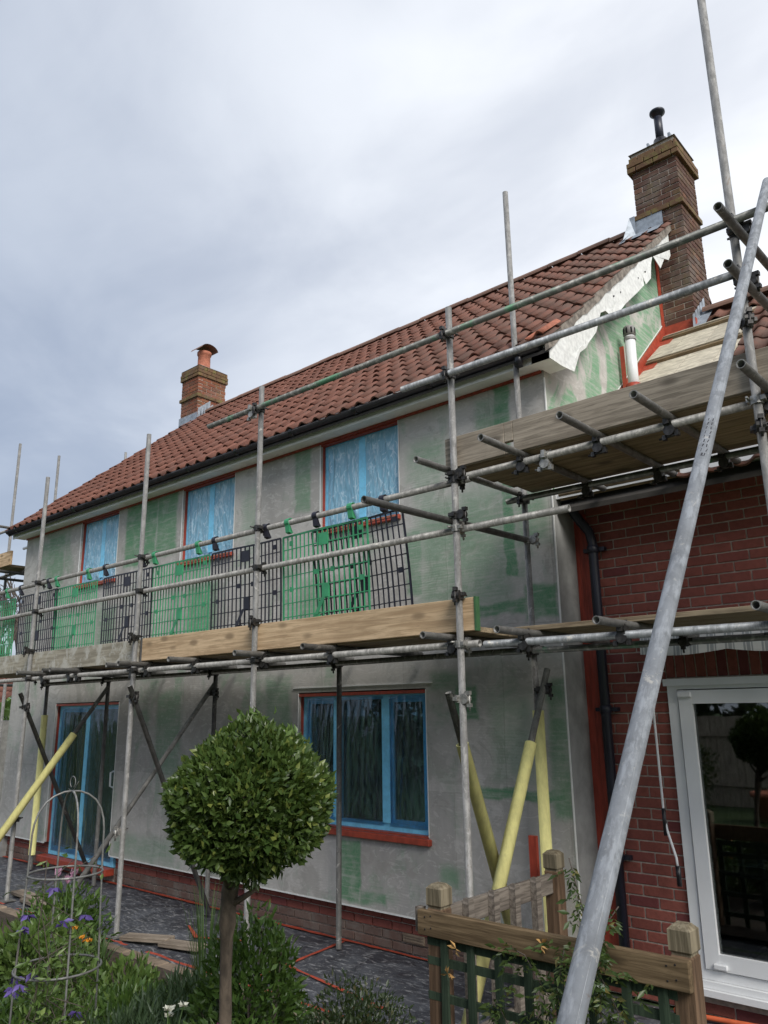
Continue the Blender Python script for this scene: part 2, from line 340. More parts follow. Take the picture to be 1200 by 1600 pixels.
M['foam'] = simple('yellow_foam_sleeve', (0.88, 0.82, 0.34), 0.75, var=0.12, scale=8, bump=0.15, stretch=(3, 3, 1))

def timber(name, c0, c1, axis, knots=True, stain=None, rough=0.8):
    t = NT(name); c = t.coord('Object'); st = [14, 14, 14]; st[axis] = 0.7
    r = t.n('ShaderNodeObjectInfo').outputs['Random']
    c = t.vec('ADD', c, t.vec('MULTIPLY', t.n('ShaderNodeCombineXYZ').outputs[0], (1, 1, 1))) if False else c
    g = t.noise(c, 2.2, 5, 0.65, 0.8, tuple(st)); b = t.noise(c, 2.0, 4, 0.6, 0.4)
    g2 = t.noise(c, 7.0, 4, 0.7, 0.5, tuple(st)); col = t.mix(t.ramp(g, 0.36, 0.64), tuple(x*0.8 for x in c0), tuple(min(1, x*1.12) for x in c1)); col = t.mix(t.ramp(g2, 0.52, 0.66, 0, 0.6), col, tuple(x*0.5 for x in c0)); col = t.mix(t.ramp(b, 0.45, 0.75, 0, 0.5), col, tuple(x*0.7 for x in c0))
    if knots:
        v = t.n('ShaderNodeTexVoronoi'); mp = t.n('ShaderNodeMapping'); s2 = [6.0]*3; s2[axis] = 2.6; mp.inputs['Scale'].default_value = s2; t.l(c, mp.inputs[0]); t.l(mp.outputs[0], v.inputs[0]); v.inputs['Scale'].default_value = 1.0
        col = t.mix(t.ramp(v.outputs['Distance'], 0.24, 0.08, 0, 0.85), col, tuple(x*0.35 for x in c0))
    if stain: col = t.mix(t.ramp(t.noise(c, 7, 6, 0.7, 0.6), 0.47, 0.62, 0, 0.8), col, stain)
    col = t.mix(t.math('MULTIPLY', r, 0.3), col, tuple(x*0.7 for x in c1))
    t.set(Base_Color=col, Roughness=rough); t.p.inputs['Specular IOR Level'].default_value = 0.25; t.bump(g, 0.35, 0.005); return t.m
M['board_new'] = timber('new_scaffold_board', (0.52, 0.345, 0.195), (0.70, 0.51, 0.32), 0)
M['board_old'] = timber('plaster_splashed_board', (0.31, 0.275, 0.21), (0.43, 0.39, 0.31), 0, False, (0.60, 0.585, 0.53))
M['board_grey'] = timber('weathered_scaffold_board', (0.23, 0.19, 0.145), (0.37, 0.315, 0.25), 0)
M['board_deck'] = timber('platform_board', (0.22, 0.165, 0.105), (0.33, 0.26, 0.17), 0)
M['fence'] = timber('brown_fence_timber', (0.112, 0.075, 0.040), (0.195, 0.138, 0.080), 0)
M['fence_grey'] = timber('grey_weathered_fence_timber', (0.12, 0.10, 0.085), (0.22, 0.19, 0.16), 1)
M['post'] = timber('fence_post_timber', (0.10, 0.062, 0.038), (0.165, 0.105, 0.065), 2)
M['cap'] = timber('post_cap_timber', (0.14, 0.115, 0.075), (0.23, 0.195, 0.135), 2, False)
M['trellis'] = timber('dark_green_trellis', (0.028, 0.048, 0.030), (0.05, 0.075, 0.048), 2, False)
M['plank'] = timber('loose_plank', (0.19, 0.15, 0.115), (0.30, 0.25, 0.20), 0)
M['guard_green'] = simple('green_mesh_plastic', (0.045, 0.29, 0.13), 0.45, var=0.2, scale=5)
M['guard_black'] = simple('black_mesh_plastic', (0.016, 0.015, 0.026), 0.4, var=0.3, scale=5)

def glass(name, tint=(0.75, 0.8, 0.8), bump=0.0):
    t = NT(name); t.t.nodes.remove(t.p)
    fr = t.n('ShaderNodeFresnel'); fr.inputs[0].default_value = 1.5
    gl = t.n('ShaderNodeBsdfGlossy'); gl.inputs['Roughness'].default_value = 0.02; tr = t.n('ShaderNodeBsdfTransparent'); tr.inputs[0].default_value = (*tint, 1)
    if bump:
        bp = t.n('ShaderNodeBump'); bp.inputs['Strength'].default_value = bump; bp.inputs['Distance'].default_value = 0.02; t.l(t.noise(t.coord('World'), 1.2, 2), bp.inputs['Height']); t.l(bp.outputs[0], gl.inputs['Normal']); t.l(bp.outputs[0], fr.inputs['Normal'])
    mx = t.n('ShaderNodeMixShader'); t.l(t.math('MULTIPLY', fr.outputs[0], 3.6, clamp=True), mx.inputs[0]); t.l(tr.outputs[0], mx.inputs[1]); t.l(gl.outputs[0], mx.inputs[2]); t.l(mx.outputs[0], t.out.inputs[0]); return t.m
M['glass'] = glass('window_glass', (0.6, 0.66, 0.66), 0.03)
def film(name, col, alpha, rough, bs=0.75, cr=0.28):
    t = NT(name); t.t.nodes.remove(t.p); c = t.coord('World')
    w = t.noise(c, 3.2, 3, 0.55, 1.2, (3.4, 1.0, 0.5)); w2 = t.noise(c, 7, 4, 0.6, 1.5, (2.0, 1, 0.9))
    ridge = t.math('SUBTRACT', 1.0, t.math('MULTIPLY', t.math('ABSOLUTE', t.math('SUBTRACT', w, 0.5)), 22.0), clamp=True)
    hgt = t.math('ADD', w, t.math('MULTIPLY', w2, 0.35))
    bp = t.n('ShaderNodeBump'); bp.inputs['Strength'].default_value = bs; bp.inputs['Distance'].default_value = 0.02; t.l(hgt, bp.inputs['Height'])
    tr = t.n('ShaderNodeBsdfTransparent'); tr.inputs[0].default_value = (0.62, 0.82, 0.92, 1)
    df = t.n('ShaderNodeBsdfDiffuse'); w3 = t.noise(c, 5.5, 2, 0.5, 0.9, (1.6, 1.0, 0.8)); rg2 = t.math('SUBTRACT', 1.0, t.math('MULTIPLY', t.math('ABSOLUTE', t.math('SUBTRACT', w3, 0.47)), 26.0), clamp=True); crease = t.math('MULTIPLY', t.math('MAXIMUM', ridge, rg2), t.ramp(w2, 0.4, 0.6, 0.25, 1.0)); t.l(t.mix(t.math('MULTIPLY', crease, 0.75), col, (0.78, 0.91, 0.98)), df.inputs[0]); t.l(bp.outputs[0], df.inputs['Normal'])
    gl = t.n('ShaderNodeBsdfGlossy'); gl.inputs['Roughness'].default_value = rough; t.l(bp.outputs[0], gl.inputs['Normal']); gl.inputs[0].default_value = (0.8, 0.92, 1, 1)
    m1 = t.n('ShaderNodeMixShader'); t.l(t.math('ADD', alpha, t.math('MULTIPLY', crease, cr), clamp=True), m1.inputs[0]); t.l(tr.outputs[0], m1.inputs[1]); t.l(df.outputs[0], m1.inputs[2])
    fr = t.n('ShaderNodeFresnel'); fr.inputs[0].default_value = 1.45; t.l(bp.outputs[0], fr.inputs['Normal'])
    m2 = t.n('ShaderNodeMixShader'); t.l(t.math('MULTIPLY', fr.outputs[0], 1.5, clamp=True), m2.inputs[0]); t.l(m1.outputs[0], m2.inputs[1]); t.l(gl.outputs[0], m2.inputs[2]); t.l(m2.outputs[0], t.out.inputs[0]); return t.m
M['film_up'] = film('cloudy_blue_film', (0.36, 0.74, 0.98), 0.60, 0.12)
M['film_low'] = film('clear_blue_film', (0.45, 0.70, 0.80), 0.04, 0.05, 0.10, 0.07)
M['curtain'] = simple('pale_curtain', (0.55, 0.56, 0.56), 0.9, var=0.1)
M['blind'] = simple('grey_blind', (0.30, 0.36, 0.37), 0.9, var=0.05)
M['room'] = simple('dim_room_wall', (0.38, 0.37, 0.35), 0.9)

def patio_mat():
    t = NT('dark_membrane'); c = t.coord('World'); n = t.noise(c, 3.0, 5, 0.6, 0.8); n2 = t.noise(c, 30, 5, 0.7); n3 = t.noise(c, 9, 6, 0.75, 0.6, (1.0, 3.0, 1.0))
    col = t.mix(t.ramp(n, 0.35, 0.7), (0.035, 0.038, 0.048), (0.085, 0.09, 0.105)); col = t.mix(t.ramp(n3, 0.52, 0.63, 0, 0.8), col, (0.30, 0.30, 0.31)); col = t.mix(t.ramp(n2, 0.62, 0.69, 0, 0.85), col, (0.55, 0.55, 0.53))
    t.set(Base_Color=col, Roughness=t.ramp(n, 0.3, 0.7, 0.3, 0.6)); t.bump(t.math('ADD', n, t.math('MULTIPLY', n3, 0.5)), 0.5, 0.02); return t.m
M['membrane'] = patio_mat()
M['soil'] = simple('garden_soil', (0.045, 0.032, 0.022), 0.95, var=0.5, scale=15, bump=0.8)
M['lawn'] = simple('lawn_ground', (0.045, 0.075, 0.022), 0.95, var=0.4, scale=10, bump=0.6)
M['edging'] = simple('brown_edging_stone', (0.19, 0.145, 0.105), 0.9, var=0.3, scale=9, rnd_amt=0.2, bump=0.4)
M['conc'] = simple('pale_concrete', (0.33, 0.32, 0.30), 0.9, var=0.2, scale=8)
def stripe_mat():
    t = NT('striped_awning_fabric'); c = t.coord('World'); sp = t.n('ShaderNodeSeparateXYZ'); t.l(c, sp.inputs[0])
    u = t.math('FRACT', t.math('MULTIPLY', sp.outputs[0], 8.5))
    m1 = t.math('MULTIPLY', t.math('GREATER_THAN', u, 0.18), t.math('LESS_THAN', u, 0.30)); m2 = t.math('MULTIPLY', t.math('GREATER_THAN', u, 0.36), t.math('LESS_THAN', u, 0.56)); m3 = t.math('MULTIPLY', t.math('GREATER_THAN', u, 0.62), t.math('LESS_THAN', u, 0.70))
    mm = t.math('ADD', m1, t.math('ADD', m2, m3), clamp=True); n = t.noise(c, 6, 4)
    col = t.mix(t.math('MULTIPLY', mm, 0.75), (0.62, 0.61, 0.58), (0.20, 0.22, 0.23)); col = t.mix(t.ramp(n, 0.5, 0.75, 0, 0.3), col, (0.35, 0.33, 0.29))
    t.set(Base_Color=col, Roughness=0.9); return t.m
M['awning'] = stripe_mat()
def leaf_mat(name, a, b, c_, rough=0.4, trans=0.25, back=None):
    t = NT(name); r = t.rand(); n = t.noise(t.coord('World'), 5, 3)
    col = t.mix(r, a, b); col = t.mix(t.ramp(r, 0.86, 1.0, 0, 0.85), col, c_); col = t.mix(t.ramp(n, 0.35, 0.65, 0.0, 0.35), col, tuple(x*0.6 for x in a))
    t.set(Base_Color=col, Roughness=rough); t.p.inputs['Specular IOR Level'].default_value = 0.4
    tl = t.n('ShaderNodeBsdfTranslucent'); t.l(t.mix(0.35, col, (0.2, 0.3, 0.02)), tl.inputs[0]); mx = t.n('ShaderNodeMixShader'); mx.inputs[0].default_value = trans
    t.l(t.p.outputs[0], mx.inputs[1]); t.l(tl.outputs[0], mx.inputs[2]); t.l(mx.outputs[0], t.out.inputs[0]); return t.m
M['bay'] = leaf_mat('bay_leaf', (0.042, 0.078, 0.020), (0.098, 0.148, 0.038), (0.22, 0.25, 0.06), 0.35)
M['leaf_mid'] = leaf_mat('mid_green_leaf', (0.05, 0.10, 0.022), (0.09, 0.16, 0.035), (0.14, 0.21, 0.05))
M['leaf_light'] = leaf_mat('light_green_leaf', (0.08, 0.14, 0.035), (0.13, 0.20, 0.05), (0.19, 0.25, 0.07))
M['leaf_dark'] = leaf_mat('dark_small_leaf', (0.025, 0.042, 0.018), (0.05, 0.07, 0.03), (0.10, 0.075, 0.035))
M['leaf_grey'] = leaf_mat('grey_green_leaf', (0.045, 0.08, 0.04), (0.075, 0.115, 0.06), (0.10, 0.15, 0.07))
M['blade'] = leaf_mat('strap_leaf', (0.05, 0.095, 0.03), (0.085, 0.14, 0.045), (0.16, 0.2, 0.09))
M['jasmine'] = leaf_mat('climber_leaf', (0.045, 0.08, 0.022), (0.085, 0.125, 0.035), (0.20, 0.15, 0.05))
M['bark'] = simple('grey_brown_bark', (0.085, 0.065, 0.048), 0.9, var=0.55, scale=16, bump=0.9, stretch=(1, 1, 0.5))
M['twig'] = simple('bare_twig', (0.075, 0.06, 0.05), 0.9)
M['purple'] = simple('purple_petal', (0.085, 0.055, 0.22), 0.6, var=0.3, rnd_amt=0.25)
M['pink'] = simple('pink_petal', (0.50, 0.28, 0.40), 0.6, var=0.3, rnd_amt=0.3)
M['plum'] = simple('burgundy_petal', (0.12, 0.008, 0.05), 0.6, var=0.4)
M['cream'] = simple('white_petal', (0.75, 0.74, 0.62), 0.6, var=0.1)
M['orange'] = simple('orange_petal', (0.65, 0.27, 0.02), 0.6, var=0.2)
M['obelisk'] = galv('rust_flecked_grey_steel', (0.19, 0.19, 0.185), (0.15, 0.10, 0.07), 0.3)
M['hose'] = simple('orange_hose', (0.62, 0.13, 0.05), 0.45)
M['hidden_wood'] = timber('larch_lap_fence', (0.28, 0.24, 0.20), (0.40, 0.36, 0.30), 2, False)

# ------------------------------------------------------------------ ground
g = MB(); g.poly([(-300, -300, -0.02), (300, -300, -0.02), (300, 300, -0.02), (-300, 300, -0.02)])
obj('ground', g, M['lawn'], loc=(0,0,-0.02), kind='structure')
def bumpy_sheet(x0, x1, y0, y1, z, amp, n, m, seed):
    q = MB(); r = np.random.default_rng(seed); k = len(q.v); H = r.normal(0, amp, (n+1, m+1))
    H[0,:] = H[-1,:] = -0.03; H[:,0] = H[:,-1] = -0.03
    for i in range(n+1):
        for j in range(m+1): q.v.append((x0+(x1-x0)*i/n, y0+(y1-y0)*j/m, z+H[i,j]))
    for i in range(n):
        for j in range(m): a = i*(m+1)+j; q.face((a, a+m+1, a+m+2, a+1), True)
    return q
obj('garden_bed', bumpy_sheet(-9.5, 0.9, -4.6, -1.52, 0.08, 0.02, 60, 20, 3), M['soil'], loc=(0,0,0), kind='structure')
pt = bumpy_sheet(-10.8, 3.4, -1.37, 0.34, 0.004, 0.0035, 110, 16, 5)
obj('patio', pt, M['membrane'], loc=(0,0,0), kind='structure')
pt2 = bumpy_sheet(-0.75, 3.4, -2.6, -1.375, 0.006, 0.003, 40, 12, 6)
obj('patio', pt2, M['membrane'], loc=(0,0,0), kind='structure')
# patio edging stones with red tape
ed = empty('patio_edging', (-4, -1.45, 0), 'row of brown edging stones with red tape along the dark patio', 'edging')
x = -9.2; i = 0
while x < -0.9:
    L = rnd.uniform(0.42, 0.6); dy = rnd.uniform(-.012, .012)
    obj('stone', MB().box((x, -1.535+dy, -0.02), (min(x+L, -0.8)-0.012, -1.40+dy, 0.055+rnd.uniform(-.006,.006)), 0.008), M['edging'], ed); x += L
tp = MB()
for (a, b) in ((-9.2, -6.0), (-5.7, -4.9), (-4.6, -3.6), (-3.3, -1.0)):
    n = 14; k = len(tp.v)
    for j in range(n+1):
        xx = a+(b-a)*j/n; w0 = -1.405+rnd.uniform(-.012,.006)
        tp.v += [(xx, w0, 0.067), (xx, w0+0.035+rnd.uniform(-.008,.012), 0.066)]
    for j in range(n): tp.face((k+2*j, k+2*j+2, k+2*j+3, k+2*j+1))
obj('red_tape', tp, M['redtape'], ed)
def ground_tape(pts, w, label):
    q = MB(); k = 0
    P = []
    for (a, b) in zip(pts, pts[1:]):
        n = max(2, int((Vector(b)-Vector(a)).length/0.12))
        for j in range(n): P.append(Vector(a).lerp(Vector(b), j/n))
    P.append(Vector(pts[-1]))
    for j, p in enumerate(P):
        d = (P[min(j+1, len(P)-1)]-P[max(j-1, 0)]).normalized(); s = Vector((-d.y, d.x))
        ww = w*rnd.uniform(0.6, 1.25)
        q.v += [(*(p+s*ww/2), 0.017+rnd.uniform(0,.003)), (*(p-s*ww/2), 0.017+rnd.uniform(0,.003))]
    for j in range(len(P)-1): q.face((2*j, 2*j+2, 2*j+3, 2*j+1))
    obj('ground_tape', q, M['redtape'], label=label, cat='tape', group='red tape strips on the dark patio membrane')
ground_tape([(-9.3, .035), (-0.1, .035)], 0.05, 'long red tape strip along the foot of the house plinth')
ground_tape([(-2.35, 0.0), (-2.2, -1.1)], 0.04, 'red tape strip crossing the patio below the wide ground-floor window')
ground_tape([(-3.9, -0.55), (-3.5, -0.75), (-3.05, -0.55)], 0.035, 'bent red tape scrap on the patio left of the shrub')
ground_tape([(-2.4, -0.75), (-1.0, -1.0)], 0.035, 'red tape strip on patio running towards the trellis fence')
for (px_, py_, rz, L, lab) in ((-3.72, -1.12, 0.35, 0.5, 'short weathered plank lying on the patio edge, left of a pair'), (-3.28, -1.05, 0.2, 0.45, 'short weathered plank lying on the patio edge, right of a pair'), (-5.75, -1.12, -0.12, 0.9, 'long grey plank lying on the far patio edge beside tulips'), (-6.3, -1.0, -0.1, 0.7, 'grey plank end lying beside the leftmost scaffold pole foot')):
    o = obj('loose_plank', MB().box((-L/2, -.07, 0), (L/2, .07, .035), 0.004).mesh('loose_plank'), M['plank'], loc=(px_, py_, 0.03), label=lab, cat='plank', group='loose planks on the patio')
    o.rotation_euler = (0.02, -0.03, rz)

# ------------------------------------------------------------------ bricks
BL, BH, BD, MJ = 0.215, 0.065, 0.10, 0.010
def brick_mesh(name, L, Hh, D, m):
    me = MB().box((0, 0, 0), (L, D, Hh), 0.004).mesh(name); me.materials.append(m); return me
BM = {}
def brick_me(L, Hh, D, m):
    k = (round(L, 4), round(Hh, 4), round(D, 4), m.name)
    if k not in BM: BM[k] = brick_mesh('brick', L, Hh, D, m)
    return BM[k]
def brick_run(parent, o, axis, length, z0, courses, matf, skip=None, start=0, y_jit=0.0015, out=None, vsolid=None):
    """courses of stretchers from corner o along 'x' or 'y'; matf(course) gives material; out: MB to collect into instead of objects"""
    for c in range(courses):
        z = z0 + c*0.075; pos = -(0.1125 if (c+start) % 2 else 0.0)
        while pos < length-0.001:
            a = max(pos, 0.0); b = min(pos+BL, length)
            if b-a > 0.03 and not (skip and skip(a, b, z)):
                jit = rnd.uniform(-y_jit, y_jit)
                if axis == 'x': loc = (o[0]+a, o[1]+jit, z)
                else: loc = (o[0]+jit, o[1]+a, z)
                if out is not None:
                    d = (b-a, BD, BH) if axis == 'x' else (BD, b-a, BH)
                    if axis == 'y': loc = (loc[0]-BD, loc[1], loc[2])
                    out.box(loc, tuple(np.array(loc)+np.array(d)), 0.003)
                else:
                    q = obj('brick', brick_me(b-a, BH, BD, matf(c)), None, parent, loc)
                    if axis == 'y': q.rotation_euler = (0, 0, math.pi/2)
            pos += BL+MJ

# ------------------------------------------------------------------ main house
HX0, HX1, HD = -9.5, 0.0, 6.5
house = empty('rendered_house', (-4.75, 0, 0), 'long two-storey house in grey base coat render with clay tiled roof', 'house')
opens = [(-8.05, -6.37, 0.17, 2.16), (-2.99, -1.36, 0.96, 2.18), (-7.74, -6.70, 3.80, 4.765), (-5.19, -4.14, 3.80, 4.765), (-2.70, -1.62, 3.80, 4.765)]
ZB, ZT = 0.325, 4.765
fwb = MB(); xs = sorted({HX0, HX1, *[v for o_ in opens for v in o_[:2]]}); zs = sorted({ZB, ZT, *[v for o_ in opens for v in o_[2:]]} - {0.17})
for xa, xb in zip(xs, xs[1:]):
    for za, zb in zip(zs, zs[1:]):
        cx, cz = (xa+xb)/2, (za+zb)/2
        if any(o_[0] < cx < o_[1] and o_[2] < cz < o_[3] for o_ in opens): continue
        fwb.poly([(xa, 0, za), (xb, 0, za), (xb, 0, zb), (xa, 0, zb)])
for (xa, xb, za, zb) in opens:
    zl = max(za, ZB)
    fwb.poly([(xa, 0, zl), (xa, 0, zb), (xa, .14, zb), (xa, .14, zl)]); fwb.poly([(xb, 0, zl), (xb, .14, zl), (xb, .14, zb), (xb, 0, zb)])
    fwb.poly([(xa, 0, zb), (xb, 0, zb), (xb, .14, zb), (xa, .14, zb)])
    if za > ZB: fwb.poly([(xa, 0, za), (xa, .14, za), (xb, .14, za), (xb, 0, za)])
fwb.poly([(HX0, 0, ZB), (HX0, .14, ZB), (-8.05, .14, ZB), (-8.05, 0, ZB)]); fwb.poly([(-6.37, 0, ZB), (-6.37, .14, ZB), (HX1, .14, ZB), (HX1, 0, ZB)])
obj('front_wall', fwb, M['render'], house, loc=(0,0,0))
EY, EZ, RY, RZ = -0.29, 4.862, 3.25, 7.83     # eave edge and ridge of the tiled plane
SL = (RZ-EZ)/(RY-EY); sa = math.atan(SL)
def roofz(y): return EZ + SL*(y-EY) if y <= RY else RZ - SL*(y-RY)
gz = lambda y: roofz(y)-0.07
gb = MB(); gb.extr([(0, 0.14, 0), (0, 0.003, ZB), (0, 0.003, ZT-.002), (0, 0.003, gz(0)), (0, RY, gz(RY)), (0, HD, gz(HD)), (0, HD, 0)], (-0.14, 0, 0))
gb.v = [(v[0]-0.003 if v[1] < .01 and v[0] > -.1 else v[0], v[1], v[2]) for v in gb.v]
obj('gable_wall', gb, M['gable'], house, loc=(0,0,0), label='gable end with green and grey swirled base coat')
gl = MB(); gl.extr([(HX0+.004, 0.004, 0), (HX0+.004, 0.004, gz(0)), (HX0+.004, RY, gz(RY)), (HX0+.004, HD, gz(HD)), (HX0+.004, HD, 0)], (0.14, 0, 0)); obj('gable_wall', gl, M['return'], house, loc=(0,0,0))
obj('back_wall', MB().box((HX0+.15, HD-.14, 0), (HX1-.15, HD-.005, ZT)), M['render'], house)
obj('upper_floor', MB().box((HX0+.15, .16, 2.42), (HX1-.15, HD-.15, 2.6)), M['room'], house)
obj('ground_floor', MB().box((HX0+.15, .20, 0.02), (HX1-.15, HD-.15, .16)), M['room'], house)
for cx in (-5.8, -3.6): obj('room_wall', MB().box((cx, .15, .17), (cx+.1, HD-.16, 2.41)), M['room'], house)
for cx in (-6.0, -3.4): obj('room_wall', MB().box((cx, .15, 2.61), (cx+.1, HD-.16, 4.9)), M['room'], house)
obj('room_wall', MB().box((HX0+.16, 3.4, .17), (HX1-.16, 3.5, 4.9)), M['room'], house)
# corner bead and plinth drip bead
obj('corner_bead', MB().box((-.004, -.006, ZB), (.006, .006, 4.70)), M['bead'], house)
obj('plinth_bead', MB().box((-6.36, -.006, ZB-.014), (0, .012, ZB-.001)).box((HX0, -.006, ZB-.014), (-8.06, .012, ZB-.001)), M['bead'], house)
# plinth
pl = obj('plinth', MB().box((HX0+.02, .105, 0), (-.01, .2, ZB-.016)), M['mortar'], house)
for xa, L in ((HX0+.02, 1.42), (-6.36, 6.35)):
    brick_run(pl, (xa, .09, .015), 'x', L, .015, 4, lambda c: M['brick_grey'] if c < 2 else M['brick'], y_jit=.003)
obj('air_vent', MB().box((-1.73, .075, .10), (-1.5, .092, .165)).box((-1.72, .07, .11), (-1.51, .076, .118)).box((-1.72, .07, .13), (-1.51, .076, .138)).box((-1.72, .07, .15), (-1.51, .076, .157)), M['edging'], pl)
# eaves
obj('soffit', MB().box((HX0-.1, -.175, 4.768), (.165, -.002, 4.782)), M['white'], house)
obj('fascia', MB().box((HX0-.1, -.2, 4.752), (.168, -.177, 4.885)), M['white'], house)
obj('eaves_tape', MB().box((HX0, -.024, 4.745), (-.02, -.001, 4.766)), M['redstrip'], house)
gut = MB(); pr = [(math.cos(a)*.056, math.sin(a)*.056) for a in np.linspace(math.pi, 2*math.pi, 9)] + [(math.cos(a)*.051, math.sin(a)*.051) for a in np.linspace(2*math.pi, math.pi, 9)]
gx0, gx1 = HX0-.13, .12; gy, gzz = -.262, 4.872
k = len(gut.v); gut.v += [(gx0, gy+p[0], gzz+p[1]) for p in pr] + [(gx1, gy+p[0], gzz+p[1]) for p in pr]
for j in range(18): q = (j+1) % 18; gut.face((k+j, k+q, k+18+q, k+18+j), True)
gut.face(range(k, k+9)); gut.face(range(k+18, k+27))
go = obj('gutter', gut, M['black'], house, loc=((gx0+gx1)/2, gy, gzz))
for j in range(11):
    xx = -9.3+j*0.92
    b = MB(); pb = [(math.cos(a)*.066, math.sin(a)*.066) for a in np.linspace(math.pi*1.0, 2*math.pi, 9)]; pi_ = [(math.cos(a)*.056, math.sin(a)*.056) for a in np.linspace(2*math.pi, math.pi*1.0, 9)]
    b.extr([(xx, gy+p[0], gzz+p[1]) for p in pb+pi_], (.045, 0, 0)); b.box((xx, -.21, 4.82), (xx+.045, -.201, 4.88)); obj('gutter_bracket', b, M['black'], go)
obj('gutter_outlet', MB().tube((-.08, gy, 4.74), (-.08, gy, 4.85), .036), M['black'], go)
# ------------------------------------------------------------------ windows
def pleat(x0, x1, z0, z1, y, n, amp):
    q = MB(); k = 0
    for i in range(n+1): xx = x0+(x1-x0)*i/n; yy = y+amp*math.sin(i*1.9)+amp*.5*math.sin(i*.7); q.v += [(xx, yy, z0), (xx, yy*0.98+y*.02, z1)]
    for i in range(n): q.face((2*i, 2*i+2, 2*i+3, 2*i+1), True)
    return q
def wrinkled(x0, x1, z0, z1, y, seed, amp=0.008):
    r = np.random.default_rng(seed); nx, nz = 40, 46; H = np.zeros((nx+1, nz+1))
    X, Z = np.meshgrid(np.linspace(0, 1, nx+1), np.linspace(0, 1, nz+1), indexing='ij')
    for _ in range(9):
        a = r.normal(0, .35); fq = r.uniform(4, 16); ph = r.uniform(0, 6.28); H += np.abs(np.sin((X + a*Z)*fq+ph))**0.6 * r.uniform(.3, 1)
    for _ in range(3):
        cx_, cz_ = r.choice([0.1, .9]), r.uniform(0, .15); d_ = np.hypot(X-cx_, Z-cz_); an_ = np.arctan2(Z-cz_, X-cx_); H += 2.2*np.abs(np.sin(an_*r.integers(7, 13)+r.uniform(0, 6)))*np.exp(-d_*3.2)
    H = (H-H.mean())/H.std()*amp*0.35; edge = np.minimum.reduce([X, 1-X, Z, 1-Z]); H *= np.clip(edge*10, 0, 1)
    q = MB()
    for i in range(nx+1):
        for j in range(nz+1): q.v.append((x0+(x1-x0)*i/nx, y-abs(H[i, j]), z0+(z1-z0)*j/nz))
    for i in range(nx):
        for j in range(nz): a = i*(nz+1)+j; q.face((a, a+nz+1, a+nz+2, a+1), True)
    return q
def window(name, x0, x1, z0, z1, splits, filmm, sill, seed, curtains=(), blind=False, label=None, bigframe=0.07):
    w = obj(name, MB().box((x0+.004, .07, z0+.004), (x0+bigframe, .13, z1-.004)).box((x1-bigframe, .07, z0+.004), (x1-.004, .13, z1-.004)).box((x0+bigframe, .071, z1-bigframe), (x1-bigframe, .129, z1-.004)).box((x0+bigframe, .071, z0+.004), (x1-bigframe, .129, z0+bigframe)), M['bluetape'], house, label=label)
    ed = [x0+bigframe]+list(splits)+[x1-bigframe]
    for s_ in splits: obj('mullion', MB().box((s_-.045, .056, z0+bigframe), (s_+.045, .128, z1-bigframe)), M['bluetape'], w)
    for i in range(len(ed)-1):
        a = ed[i] + (.045 if i else 0); b = ed[i+1] - (.045 if i < len(ed)-2 else 0)
        obj('pane', MB().box((a+.002, .102, z0+bigframe+.002), (b-.002, .108, z1-bigframe-.002)), M['glass'], w)
        if i % 2 == 0:
            f = .032; za, zb = z0+bigframe, z1-bigframe
            obj('casement', MB().box((a+.001, .082, za+.001), (a+f, .099, zb-.001)).box((b-f, .082, za+.001), (b-.001, .099, zb-.001)).box((a+f, .083, zb-f), (b-f, .098, zb-.001)).box((a+f, .083, za+.001), (b-f, .098, za+f)), M['bluetape'], w)
        obj('protective_film', wrinkled(a-.012, b+.012, z0+bigframe-.025, z1-bigframe+.025, .062, seed+i, .022 if z0 > 3 else .010), filmm, w)
    for (a, b) in curtains: obj('curtain', pleat(a, b, z0, z1, .28, 40, .02), M['curtain'], w)
    if blind: obj('blind', MB().box((x0+.03, .2, z1-.32), (x1-.03, .21, z1)), M['blind'], w)
    t = .035
    obj('red_tape', MB().box((x0+.001, .004, z1-.030), (x1-.001, .064, z1-.001)).box((x0+.001, .035, max(z0, ZB)), (x0+.006, .069, z1-.031)), M['redstrip'], w)
    if sill == 'tile':
        s_ = obj('sill', MB().box((x0-.02, -.045, z0-.055), (x1+.02, -.002, z0-.012), .004).box((x0+.001, -.002, z0-.012), (x1-.001, .068, z0+.003)), M['redtape'], w)
        n = int((x1-x0)/.13)
        for j in range(n): xx = x0+j*(x1-x0)/n; obj('sill_tile', MB().box((xx, -.05, z0-.03), (xx+.12, -.046, z0-.008)), M['clay'], s_)
    elif sill == 'red': obj('sill', MB().box((x0-.035, -.05, z0-.065), (x1+.035, -.002, z0-.012), .006).box((x0+.001, -.002, z0-.011), (x1-.001, .068, z0+.004)), M['redtape'], w)
    [obj('corner_bead', MB().box((a-.0035, -.004, max(z0, ZB)), (a+.0035, .003, z1)), M['bead'], w) for a in (x0-.0025, x1+.0025)]
    return w
window('window', -7.74, -6.70, 3.80, 4.76, [-7.19], M['film_up'], 'tile', 11, [(-7.7, -7.25), (-7.2, -6.75)], label='small upstairs window under blue film, furthest left')
window('window', -5.19, -4.14, 3.80, 4.76, [-4.66], M['film_up'], 'tile', 21, [(-5.15, -4.75)], label='middle upstairs window under blue film')
window('window', -2.70, -1.62, 3.80, 4.76, [-2.15], M['film_up'], 'tile', 31, [(-2.66, -2.3)], label='upstairs window under blue film nearest the right corner')
window('window', -2.99, -1.36, 0.96, 2.17, [-2.50, -1.88], M['film_low'], 'red', 41, [(-2.97, -2.62)], True, label='wide three-light ground-floor window taped in blue with red sill')
obj('drip_bead', MB().box((-3.06, -.014, 2.222), (-1.28, .0, 2.232)), M['bead'], house)
